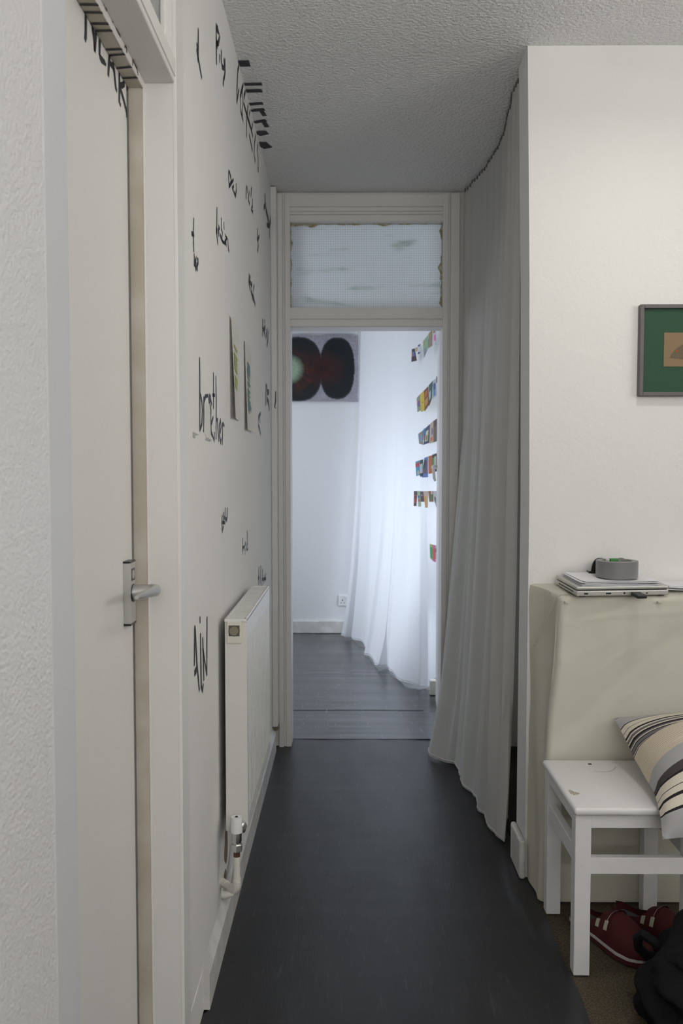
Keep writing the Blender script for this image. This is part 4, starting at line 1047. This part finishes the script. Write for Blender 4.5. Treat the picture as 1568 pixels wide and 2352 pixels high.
for a0, a1, z0, z1 in ((-0.118, -0.106, 0.008, 0.013), (-0.052, -0.036, 0.008, 0.0125), (0.070, 0.076, 0.008, 0.0115)):
    bm = nb(); oriented_box(bm, a0, a1, -HD - .0004, -HD + .002, z0, z1); obj('port', bm, M_BLACKPL, lb)
bm = nb(); cyl(bm, lp(0.004, -HD, 0.0105), (0.1, -1, 0), 0.003, 0.003, 0.0006, 12); obj('audio_port', bm, M_BLACKPL, lb)
bm = nb(); oriented_box(bm, -HW - .0004, -HW + .002, -0.060, 0.060, 0.0095, 0.0135); obj('disc_slot', bm, M_BLACKPL, lb)
for a in (-.12, .12):
    for b0 in (-HD + .006, HD - .018):
        bm = nb(); oriented_box(bm, a - .008, a + .008, b0, b0 + .012, 0.0003, 0.0032); obj('rubber_foot', bm, M_BLACKPL, lb)
usb = thing('usb_stick', 'black memory stick plugged into the front of the laptop', 'usb stick', tuple(lp(0.035, -HD - .02, 0.004)))
bm = nb(); oriented_box(bm, 0.020, 0.050, -HD - .052, -HD - .006, 0.0045, 0.0155, 0.003); obj('stick_body', bm, M_BLACKPL, usb)
bm = nb(); oriented_box(bm, 0.028, 0.042, -HD - .007, -HD + .0005, 0.007, 0.0125); obj('metal_plug', bm, M_CHROME, usb)
# papers: several single sheets, each slightly turned and curled
zp = 0.0313
rnd = random.Random(4)
for i in range(6):
    da, db, tw = rnd.uniform(-.006, .006), rnd.uniform(-.004, .004), rnd.uniform(-.03, .03)
    def PS(u, v, i=i, da=da, db=db, tw=tw):
        a, b_ = -0.118 + 0.236 * u, -0.080 + 0.160 * v
        a, b_ = a * math.cos(tw) - b_ * math.sin(tw) + da, a * math.sin(tw) + b_ * math.cos(tw) + db
        cur = 0.003 * max(0, 0.25 - v) * (i * 0.8) + 0.004 * max(0, .2 - u) * i * .5
        return lp(a, b_, zp + i * 0.0016 + cur + 0.0006 * math.sin(u * 7 + i))
    bm = nb(); vs = grid(bm, 12, 8, PS)
    r = bmesh.ops.extrude_face_region(bm, geom=list(bm.faces))
    for v in [g for g in r['geom'] if isinstance(g, bmesh.types.BMVert)]: v.co.z += 0.0009
    nm = ['lowest', 'second lowest', 'third lowest', 'third from the top', 'second from the top', 'topmost'][i]
    o = obj('paper_sheet', bm, M_PAPER, loc=tuple(lp(0, 0, zp + i * .0016)), smooth=True)
    tag(o, 'white paper sheet on the laptop, %s of its pile' % nm, 'paper', 'papers piled on the laptop')
# duct tape roll
tp = at(1418, 1337, 'Y', 2.612); tz = zc(2.612) + 0.0313 + 6 * .0016 + 0.0035
tape = thing('tape_roll', 'thick roll of grey duct tape lying on the papers', 'tape', (tp.x, 2.622, tz))
bm = nb(); lathe(bm, (tp.x, 2.622, tz), [(0.047, 0.0), (0.0605, 0.0), (0.0615, 0.001), (0.0615, 0.049), (0.0605, 0.050), (0.047, 0.050), (0.047, 0.0)], 48); obj('wound_tape', bm, M_DUCT, tape, smooth=True)
bm = nb(); lathe(bm, (tp.x, 2.622, tz), [(0.0435, 0.0005), (0.047, 0.0005), (0.047, 0.0503), (0.0435, 0.0503), (0.0435, 0.0005)], 40); obj('cardboard_core', bm, M_CARDCORE, tape, smooth=True)
lt = thing('lighter', 'green lighter standing inside the roll of duct tape', 'lighter', (tp.x - 0.002, 2.636, tz))
bm = nb(); box(bm, tp.x - 0.017, tp.x + 0.008, 2.632, 2.646, tz, tz + 0.0545, 0.003, 3); obj('lighter_body', bm, M_GREEN, lt)
bm = nb(); box(bm, tp.x - 0.030, tp.x - 0.0185, 2.633, 2.645, tz, tz + 0.053, 0.001); obj('metal_cap', bm, M_ALU, lt)
# sunglasses standing upside down behind the tape
sg = at(1357, 1325, 'Y', 2.668)
gl = thing('sunglasses', 'black sunglasses standing upside down behind the roll of duct tape', 'sunglasses', (sg.x + 0.062, 2.686, tz - 0.002))
def lens(b, x0, w, y, z0, h, t, flip):
    prof_ = []
    for i in range(17):
        s = i / 16
        prof_.append((x0 + w * s, z0 + h * (max(0, 1 - abs(2 * (s if not flip else 1 - s) - 1.12) ** 2.6)) ** 0.5 * 0.96 + 0.003))
    pts = [(x0, z0)] + prof_ + [(x0 + w, z0)]
    a = [b.verts.new((x, y - 0.006 * abs((x - x0) / w - 0.5), z)) for x, z in pts]; c = [b.verts.new((x, y + t, z)) for x, z in pts]
    b.faces.new(a); b.faces.new(list(reversed(c)))
    for i in range(len(a)): b.faces.new((a[i], a[(i + 1) % len(a)], c[(i + 1) % len(a)], c[i]))
for x0, fl in ((sg.x, False), (sg.x + 0.070, True)):
    bm = nb(); lens(bm, x0, 0.057, 2.684, tz - 0.002, 0.052, 0.004, fl); obj('lens', bm, M_BLACKPL, gl)
bm = nb(); box(bm, sg.x + 0.055, sg.x + 0.072, 2.684, 2.689, tz + 0.004, tz + 0.012, 0.001); obj('bridge', bm, M_BLACKPL, gl)
for x in (sg.x - 0.002, sg.x + 0.124):
    bm = nb(); box(bm, x, x + 0.005, 2.684, 2.712, tz - 0.002, tz + 0.010, 0.001); obj('temple', bm, M_BLACKPL, gl)
gm = at(1503, 1331, 'Y', 2.665)
bm = nb(); cyl(bm, (gm.x - 0.013, 2.665, zc(2.665) + 0.0085), (1, 0.1, 0), 0.0075, 0.0075, 0.022, 16); cyl(bm, (gm.x + 0.008, 2.667, zc(2.665) + 0.0085), (1, 0.1, 0), 0.0075, 0.006, 0.004, 16)
o = obj('pen_cap', bm, M_GREEN, loc=(gm.x, 2.665, zc(2.665)), smooth=True); tag(o, 'small green cylinder lying on the cabinet right of the laptop', 'pen cap')
mp_ = at(1513, 1333, 'Y', 2.66)
for i in range(4):
    bm = nb()
    x0 = mp_.x + 0.004 * (i % 3)
    def PM(u, v, i=i, x0=x0):
        return Vector((x0 + 0.20 * u - 0.004 * v, 2.605 + 0.012 * (i % 2) + 0.10 * v - 0.004 * i, zc(2.66) + 0.002 + i * 0.0042 + 0.018 * max(0, 0.22 - u) ** 1.2 + 0.006 * max(0, 1 - abs(v - .5) * 2) * (1 - u) * 0.4))
    grid(bm, 10, 5, PM)
    r = bmesh.ops.extrude_face_region(bm, geom=list(bm.faces))
    for v in [g for g in r['geom'] if isinstance(g, bmesh.types.BMVert)]: v.co.z += 0.0025
    nm = ['lowest', 'second lowest', 'second from the top', 'topmost'][i]
    o = obj('leaflet', bm, M_PAPER, loc=(x0 + .1, 2.65, zc(2.66) + i * .004), smooth=True)
    tag(o, 'white leaflet at the right end of the cabinet, %s of its pile' % nm, 'leaflet', 'leaflets on the cabinet')

# ------------------------------------------------------------------ framed picture
fx0 = at(1469, 800, 'Y', YF - 0.022).x; fz1 = at(1500, 699, 'Y', YF - 0.022).z; fz0 = at(1500, 909, 'Y', YF - 0.022).z
fx1 = fx0 + 0.42
fr = thing('framed_picture', 'dark framed picture with a green mount and a comb print on the right wall', 'picture', ((fx0 + fx1) / 2, YF, fz0))
fw = 0.012
for (a, b_, c, d, nm, y) in ((fx0, fx0 + fw, fz0, fz1, 'frame_side', 0), (fx1 - fw, fx1, fz0, fz1, 'frame_side', 0), (fx0 + fw, fx1 - fw, fz1 - fw, fz1, 'frame_rail', 0), (fx0 + fw, fx1 - fw, fz0, fz0 + fw, 'frame_rail', 0)):
    bm = nb(); box(bm, a, b_, YF - 0.024, YF - 0.001, c, d, 0.0015); obj(nm, bm, M_FRAME, fr)
bm = nb(); box(bm, fx0 + fw, fx1 - fw, YF - 0.013, YF - 0.004, fz0 + fw, fz1 - fw); obj('mount', bm, M_MOUNT, fr)
cx0 = at(1524, 800, 'Y', YF - .014).x; cz1 = at(1530, 764, 'Y', YF - .014).z; cz0 = at(1530, 842, 'Y', YF - .014).z
cx1 = 2 * (fx0 + fx1) / 2 - cx0
bm = nb(); box(bm, cx0, cx1, YF - 0.0145, YF - 0.0128, cz0, cz1); cd = obj('card', bm, M_CARD, fr)
cm = (cx0 + cx1) / 2; hwid = cm - at(1538, 800, 'Y', YF - .014).x
bm = nb()
zb0 = at(1538, 822, 'Y', YF - .014).z; ztop = at(1568, 783, 'Y', YF - .014).z
N = 40; up = []; lo = []
for i in range(N + 1):
    s = -1 + 2 * i / N
    up.append(bm.verts.new((cm + hwid * s, YF - 0.0150, zb0 + (ztop + 0.004 - zb0) * (1 - abs(s) ** 2.6) ** 0.8 + 0.002)))
    lo.append(bm.verts.new((cm + hwid * s, YF - 0.0150, zb0 - 0.012 * (1 - abs(s)) )))
for i in range(N): bm.faces.new((lo[i], lo[i + 1], up[i + 1], up[i]))
obj('comb_print', bm, M_COMB, cd)
bm = nb()
for i in range(34):
    s = -0.96 + 1.92 * i / 33
    x = cm + hwid * s; z1_ = zb0 + (ztop - zb0) * 0.62 * (1 - abs(s) ** 2.6) ** 0.8
    box(bm, x - 0.0007, x + 0.0007, YF - 0.0156, YF - 0.0150, zb0 - 0.010 * (1 - abs(s)), max(z1_, zb0 + .002))
obj('comb_teeth', bm, mat('pale_comb_teeth', (0.20, 0.155, 0.09), 0.7), cd)
bm = nb()
for i in range(9):
    s = -0.82 + 1.64 * i / 8; x = cm + hwid * s
    z = zb0 + (ztop - zb0) * (0.98 * (1 - abs(s) ** 2.6) ** 0.8) - 0.004
    cyl(bm, (x, YF - 0.0151, z), (0, -1, 0), 0.0045, 0.0035, 0.0008, 8)
obj('comb_flowers', bm, M_ORANGE, cd)

# ------------------------------------------------------------------ stool
SX0, SX1, SY0, SY1, SZ = 0.571, 0.905, 2.165, 2.537, 0.4425
stool = thing('stool', 'white painted wooden stool with a striped cushion on it', 'stool', ((SX0 + SX1) / 2, (SY0 + SY1) / 2, 0))
def seat_mesh():
    b = nb(); box(b, SX0, SX1, SY0, SY1, SZ - 0.020, SZ, 0.008, 4); return b
seat = obj('seat', seat_mesh(), M_STOOL, stool, smooth=True)
lx = (SX0 + 0.006, SX1 - 0.006 - 0.041); ly = (SY0 + 0.014, SY1 - 0.012 - 0.038)
for i, x in enumerate(lx):
    for j, y in enumerate(ly):
        bm = nb(); box(bm, x, x + 0.041, y, y + 0.038, 0.0, SZ - 0.020, 0.002, 2); leg = obj('leg', bm, M_STOOL, stool)
        if j == 0:
            for z in (0.420, 0.287):
                bm = nb(); cyl(bm, (x + 0.020, y + 0.0004, z if z > .4 else z), (0, -1, 0), 0.0062, 0.0056, 0.0012, 18); s_ = obj('screw', bm, M_STOOL, leg)
bm = nb(); box(bm, lx[0] + .041, lx[1], ly[0] + .004, ly[0] + .024, SZ - 0.058, SZ - .020, 0.0015); obj('apron', bm, M_STOOL, stool)
bm = nb(); box(bm, lx[0] + .041, lx[1], ly[1] + .012, ly[1] + .032, SZ - 0.058, SZ - .020, 0.0015); obj('apron', bm, M_STOOL, stool)
for x in (lx[0] + .003, lx[1] + .018):
    bm = nb(); box(bm, x, x + .020, ly[0] + .038, ly[1], SZ - 0.052, SZ - .020, 0.0015); obj('apron', bm, M_STOOL, stool)
    bm = nb(); box(bm, x, x + .020, ly[0] + .038, ly[1], 0.286, 0.330, 0.0015); obj('stretcher', bm, M_STOOL, stool)
bm = nb(); box(bm, lx[0] + .041, lx[1], ly[0] + .006, ly[0] + .026, 0.264, 0.307, 0.0015); obj('stretcher', bm, M_STOOL, stool)
bm = nb(); box(bm, lx[0] + .041, lx[1], ly[1] + .012, ly[1] + .032, 0.345, 0.385, 0.0015); obj('stretcher', bm, M_STOOL, stool)
c = at(1354, 1755, 'Z', SZ)
bm = nb(); box(bm, c.x - .005, c.x + .005, c.y - .0045, c.y + .0045, SZ - 0.001, SZ + 0.0004); obj('slot', bm, M_DARK, seat)
bm = nb()
def seat_patch(b, px, off=0.0004):
    b.faces.new([b.verts.new(at(x, y, 'Z', SZ + off)) for x, y in px])
seat_patch(bm, [(1304, 1815), (1309, 1814), (1318, 1818), (1332, 1822), (1328, 1825), (1318, 1826), (1310, 1824)])
obj('paint_chip', bm, mat('chipped_paint', (0.66, 0.62, 0.55), 0.8, var=(260, (0.30, 0.25, 0.18), 0.14)), seat, recalc=False)
bm = nb(); ribbon(bm, [at(x, y, 'Z', SZ) for x, y in [(1363, 1770), (1375, 1773), (1392, 1773), (1405, 1770), (1412, 1765), (1414, 1760)]], 0.0022, (0, 0, 1), off=0.0005)
obj('ring_mark', bm, mat('cup_ring', (0.55, 0.51, 0.43), 0.6), seat, recalc=False)

# ------------------------------------------------------------------ striped cushion
def stripe_mat():
    m = mat('striped_cotton', (0.7, 0.66, 0.56), 0.9, spec=0.1, bump=(400, 0.15, 0.001))
    nt = m.node_tree; b = nt.nodes['Principled BSDF']
    uv = nt.nodes.new('ShaderNodeUVMap'); uv.uv_map = 'uv'
    sp_ = nt.nodes.new('ShaderNodeSeparateXYZ'); nt.links.new(uv.outputs[0], sp_.inputs[0])
    r = nt.nodes.new('ShaderNodeValToRGB'); r.color_ramp.interpolation = 'CONSTANT'
    G = s3(178, 177, 178); K = s3(52, 48, 52); Cw = s3(222, 214, 198); D = s3(120, 118, 122); N = s3(84, 78, 80)
    seq = [(0, G), (.012, K), (.016, G), (.105, K), (.110, Cw), (.150, K), (.154, Cw), (.185, K), (.200, Cw), (.212, D), (.228, K), (.234, Cw), (.246, K), (.262, D), (.276, Cw), (.285, K), (.292, D), (.315, K), (.322, Cw), (.330, K), (.338, Cw)]
    seq += [(.62, G), (.735, N), (.765, K), (.772, Cw), (.815, K), (.820, Cw), (.85, K), (.866, Cw), (.90, K), (.91, G)]
    el = r.color_ramp.elements
    while len(el) > 1: el.remove(el[0])
    el[0].position = seq[0][0]; el[0].color = (*seq[0][1], 1)
    for p, c_ in seq[1:]:
        e = el.new(p); e.color = (*c_, 1)
    nt.links.new(sp_.outputs['Y'], r.inputs['Fac'])
    # fine beige lines in the wide cream band
    mth = nt.nodes.new('ShaderNodeMath'); mth.operation = 'MULTIPLY'; mth.inputs[1].default_value = 62.0
    fr_ = nt.nodes.new('ShaderNodeMath'); fr_.operation = 'FRACT'; ls = nt.nodes.new('ShaderNodeMath'); ls.operation = 'LESS_THAN'; ls.inputs[1].default_value = 0.42
    nt.links.new(sp_.outputs['Y'], mth.inputs[0]); nt.links.new(mth.outputs[0], fr_.inputs[0]); nt.links.new(fr_.outputs[0], ls.inputs[0])
    g1 = nt.nodes.new('ShaderNodeMath'); g1.operation = 'GREATER_THAN'; g1.inputs[1].default_value = 0.345; nt.links.new(sp_.outputs['Y'], g1.inputs[0])
    g2 = nt.nodes.new('ShaderNodeMath'); g2.operation = 'LESS_THAN'; g2.inputs[1].default_value = 0.618; nt.links.new(sp_.outputs['Y'], g2.inputs[0])
    a1 = nt.nodes.new('ShaderNodeMath'); a1.operation = 'MULTIPLY'; a2 = nt.nodes.new('ShaderNodeMath'); a2.operation = 'MULTIPLY'
    nt.links.new(ls.outputs[0], a1.inputs[0]); nt.links.new(g1.outputs[0], a1.inputs[1]); nt.links.new(a1.outputs[0], a2.inputs[0]); nt.links.new(g2.outputs[0], a2.inputs[1])
    mx = nt.nodes.new('ShaderNodeMixRGB'); mx.inputs[2].default_value = (*s3(196, 178, 152), 1)
    nt.links.new(a2.outputs[0], mx.inputs[0]); nt.links.new(r.outputs[0], mx.inputs[1])
    nt.links.new(mx.outputs[0], b.inputs['Base Color'])
    return m
def cushion_mesh():
    b = nb(); uvl = b.loops.layers.uv.new('uv')
    CXc, S = 1.000, 0.46
    # spine from the back (s=0, leaning on the cabinet) over the seat to the front, hanging over the edge (s=1)
    sp_s = [0.0, 0.15, 0.35, 0.55, 0.75, 0.9, 1.0]
    sp_y = [2.525, 2.462, 2.375, 2.285, 2.195, 2.125, 2.085]
    sp_z = [0.572, 0.540, 0.498, 0.478, 0.470, 0.440, 0.398]
    N = 56
    def surf(u, v, side):
        # pillow outline pulled in between its corners
        su, sv = 2 * u - 1, 2 * v - 1
        pin_u = 1 - 0.085 * (1 - sv * sv); pin_v = 1 - 0.05 * (1 - su * su)
        a = su * pin_u; s = 0.5 + 0.5 * sv * pin_v
        y = interp(sp_s, sp_y, s); z = interp(sp_s, sp_z, s)
        ds = 0.02; ty = interp(sp_s, sp_y, min(1, s + ds)) - interp(sp_s, sp_y, max(0, s - ds)); tz_ = interp(sp_s, sp_z, min(1, s + ds)) - interp(sp_s, sp_z, max(0, s - ds))
        l = math.hypot(ty, tz_); ny, nz_ = tz_ / l, -ty / l
        if nz_ < 0: ny, nz_ = -ny, -nz_
        th = (max(0, (1 - su ** 2)) ** 0.5) * (max(0, (1 - sv ** 2)) ** 0.7)
        t = (0.150 if side > 0 else 0.028) * th
        wr = 0.004 * noise.noise((u * 6, v * 6, 2.0 + side)) * th
        x = CXc + a * S / 2 - 0.006 * sv
        return Vector((x, y + ny * (t * side + wr), z + nz_ * (t * side + wr)))
    for side in (1, -1):
        V = [[b.verts.new(surf(i / N, j / N, side)) for j in range(N + 1)] for i in range(N + 1)]
        for i in range(N):
            for j in range(N):
                f = b.faces.new((V[i][j], V[i + 1][j], V[i + 1][j + 1], V[i][j + 1]))
                for lo_, (ii, jj) in zip(f.loops, ((i, j), (i + 1, j), (i + 1, j + 1), (i, j + 1))): lo_[uvl].uv = (ii / N, jj / N)
    bmesh.ops.remove_doubles(b, verts=b.verts, dist=1e-5)
    return b
cu = obj('cushion', cushion_mesh(), stripe_mat(), loc=(1.0, 2.3, 0.46), smooth=True)
tag(cu, 'cushion with grey, black and cream stripes on the white stool', 'cushion')

# ------------------------------------------------------------------ red shoes under the stool
def shoe(label, heel, toe, mirror):
    heel, toe = Vector(heel), Vector(toe); d = (toe - heel).normalized(); n = Vector((-d.y, d.x)); L = (toe - heel).length
    root = thing('shoe', label, 'shoe', (heel.x, heel.y, 0.0), 'red shoes under the stool')
    def W(a, b_, z): q = heel + d * (a * L) + n * b_; return Vector((q.x, q.y, z))
    st_ = [0, .06, .2, .4, .6, .75, .88, .96, 1.0]; hw = [.012, .030, .036, .036, .044, .049, .044, .028, .008]
    def half(a): return interp(st_, hw, a)
    # sole
    b = nb(); A_ = [i / 40 for i in range(41)]
    loop = [(a, half(a)) for a in A_] + [(a, -half(a)) for a in reversed(A_[1:-1])]
    lo_ = [b.verts.new(W(a, w * 1.04, 0.001)) for a, w in loop]; hi = [b.verts.new(W(a, w * 1.06, 0.020)) for a, w in loop]
    b.faces.new(lo_); b.faces.new(hi)
    for i in range(len(loop)): b.faces.new((lo_[i], lo_[(i + 1) % len(loop)], hi[(i + 1) % len(loop)], hi[i]))
    sole = obj('sole', b, M_RUBBER, root)
    # red foxing under the white line
    b = nb(); p1 = [b.verts.new(W(a, w * 1.075, 0.001)) for a, w in loop]; p2 = [b.verts.new(W(a, w * 1.075, 0.013)) for a, w in loop]
    for i in range(len(loop)): b.faces.new((p1[i], p1[(i + 1) % len(loop)], p2[(i + 1) % len(loop)], p2[i]))
    obj('foxing', b, M_RED, sole)
    # upper: low heel counter and a high front that falls to the toe
    hts = [.055, .058, .052, .075, .098, .082, .060, .045, .026]
    def hgt(a): return interp(st_, hts, a)
    opn = lambda a: interp([0, .05, .15, .38, .46, .5], [0.3, .55, .80, .80, .45, 0.0], a)   # opening half-angle
    b = nb(); NA, NT = 44, 20; V = []
    for i in range(NA + 1):
        a = i / NA; h = hgt(a); w = half(a); o_ = opn(a); row = []
        for j in range(NT + 1):
            t = -1 + 2 * j / NT
            # superellipse arch, cut away at the top along the opening
            ang = math.pi / 2 * (1 - abs(t) * (1.0)) ; lim = math.pi / 2 * (1 - o_ * 0.62)
            ang = min(ang, 10) * (lim / (math.pi / 2))
            sgn = 1 if t >= 0 else -1
            row.append(b.verts.new(W(a, sgn * w * max(0, math.cos(ang)) ** 0.75 if o_ > 0 or abs(t) > 0 else 0, 0.018 + (h - 0.018) * max(0, math.sin(ang)) ** 0.8)))
        V.append(row)
    for i in range(NA):
        for j in range(NT):
            if opn((i + .5) / NA) > 0.05 and j in (NT // 2 - 1, NT // 2): continue
            try: b.faces.new((V[i][j], V[i + 1][j], V[i + 1][j + 1], V[i][j + 1]))
            except ValueError: pass
    bmesh.ops.remove_doubles(b, verts=b.verts, dist=1e-5)
    obj('upper', b, M_RED, root, smooth=True)
    # lining seen in the opening
    b = nb(); g_ = [b.verts.new(W(a, s * half(a) * 0.72, 0.030)) for a, s in ((.06, 1), (.25, 1), (.45, 1), (.45, -1), (.25, -1), (.06, -1))]
    b.faces.new(g_); obj('lining', b, mat('grey_lining', (0.10, 0.095, 0.10), 0.9), root)
    # raised strap across the instep with a pale stitch line
    def arch(a, t, off):
        h = hgt(a) + off; w = half(a) + off; ang = math.pi / 2 * (1 - abs(t)); sgn = 1 if t >= 0 else -1
        return W(a, sgn * w * max(0, math.cos(ang)) ** .75, 0.018 + (h - .018) * max(0, math.sin(ang)) ** .8)
    b = nb(); grid(b, 8, 24, lambda u, v: arch(.47 + .13 * u, -0.95 + 1.90 * v, 0.003)); obj('strap', b, M_RED, root, smooth=True)
    b = nb(); grid(b, 1, 16, lambda u, v: arch(.585 + .006 * u, -0.6 + 1.0 * v, 0.0038)); obj('stitching', b, M_RUBBER, root)
    for a0 in (.44, .56):
        b = nb(); grid(b, 3, 8, lambda u, v: arch(a0 + .050 * u, mirror * (0.48 + 0.26 * v), 0.0045)); o_ = obj('stripe', b, M_CREAMST, root, smooth=True); o_['label'] = 'cream stripe'
    return root
h1 = at(1316, 2112, 'Z', 0.0); t1 = at(1492, 2222, 'Z', 0.0)
shoe('red canvas shoe with two cream stripes, nearer the front stool leg', (h1.x, h1.y), (t1.x, t1.y), -1)
shoe('red canvas shoe with two cream stripes, farther back beside the black bag', (h1.x + .118, h1.y + .005), (t1.x + .135, t1.y + .035), -1)

# ------------------------------------------------------------------ black bag
BC = Vector((0.930, 1.975, 0.0))
def bag_fn(u, v):
    a = 2 * math.pi * u
    t = v
    r = interp([0, .05, .2, .45, .7, .88, 1.0], [0.05, .93, 1.0, .97, .80, .48, 0.02], t)
    z = interp([0, .05, .2, .45, .7, .88, 1.0], [0.001, 0.004, 0.05, 0.115, 0.170, 0.20, 0.205], t)
    n = noise.noise((math.cos(a) * 1.6, math.sin(a) * 1.6, z * 9)) * 0.16 + noise.noise((math.cos(a) * 4, math.sin(a) * 4, z * 22 + 3)) * 0.08
    n += 0.045 * math.sin(z * 95 + 3 * math.sin(a * 2)) * (1 if 0.02 < z < .16 else 0)
    rx, ry = 0.240, 0.165
    k = r * (1 + n * (0.15 if v in (0,) else 1))
    zz = z * (1 + 0.28 * noise.noise((math.cos(a), math.sin(a) + 5, 1.0)) + 0.35 * max(0, math.sin(a)) ) 
    return BC + Vector((rx * k * math.cos(a), ry * k * math.sin(a), max(0.001, zz)))
bm = nb(); grid(bm, 110, 54, bag_fn); bmesh.ops.remove_doubles(bm, verts=bm.verts, dist=1e-4)
bag = thing('bag', 'slumped black fabric bag on the carpet in front of the red shoes', 'bag', tuple(BC))
bag_b = obj('bag_body', bm, M_BAG, bag, smooth=True)
bm = nb(); P = [(0.770, 2.06, 0.125), (0.742, 2.075, 0.150), (0.722, 2.09, 0.158), (0.712, 2.10, 0.142), (0.716, 2.105, 0.118), (0.735, 2.10, 0.10), (0.77, 2.09, 0.095)]
tube(bm, P, [.010, .012, .013, .013, .012, .012, .010], 8); obj('carry_loop', bm, M_BAG, bag, smooth=True)
bm = nb(); tube(bm, [(0.79, 2.085, 0.165), (0.83, 2.095, 0.190), (0.87, 2.095, 0.208), (0.93, 2.08, 0.222)], [.003, .0045, .0045, .003], 8); obj('trim_piping', bm, M_OLIVE, bag, smooth=True)
bc = at(1555, 2144, 'Y', 2.10)
bm = nb(); cyl(bm, (bc.x, 2.10, bc.z), (0, -1, .3), 0.008, 0.008, 0.03, 12); obj('badge', bm, mat('dull_pink_badge', (0.20, 0.11, 0.08), 0.6), bag)

# ------------------------------------------------------------------ ceiling lamp (just outside the frame, up right)
LX, LY, LZ = 0.90, 2.02, 2.44
lamp = thing('ceiling_lamp', 'round white ceiling lamp over the stool', 'lamp', (LX, LY, ceil_z(LY)))
bm = nb(); lathe(bm, (LX, LY, ceil_z(LY) - 0.032), [(0.0, 0.032), (0.055, 0.032), (0.058, 0.026), (0.05, 0.006), (0.02, 0.0), (0.0, 0.0)], 24); obj('lamp_base', bm, M_SOCKET, lamp, smooth=True)
bm = nb(); cyl(bm, (LX, LY, LZ + 0.03), (0, 0, 1), 0.016, 0.016, ceil_z(LY) - 0.03 - LZ - 0.03, 16); obj('lamp_neck', bm, M_SOCKET, lamp)
bm = nb(); bmesh.ops.create_uvsphere(bm, u_segments=16, v_segments=10, radius=0.036, matrix=Matrix.Translation((LX, LY, LZ))); obj('bulb', bm, lamp_mat(), lamp, smooth=True)
# the lamp's own light, thrown downwards from the bulb
ld = bpy.data.lights.new('lamp_light', 'AREA'); ld.shape = 'DISK'; ld.size = 0.06; ld.energy = 3.0; ld.color = (1.0, 0.955, 0.88)
lo_ = bpy.data.objects.new('lamp_light', ld); COL.objects.link(lo_); lo_.location = (LX, LY, LZ - 0.045)
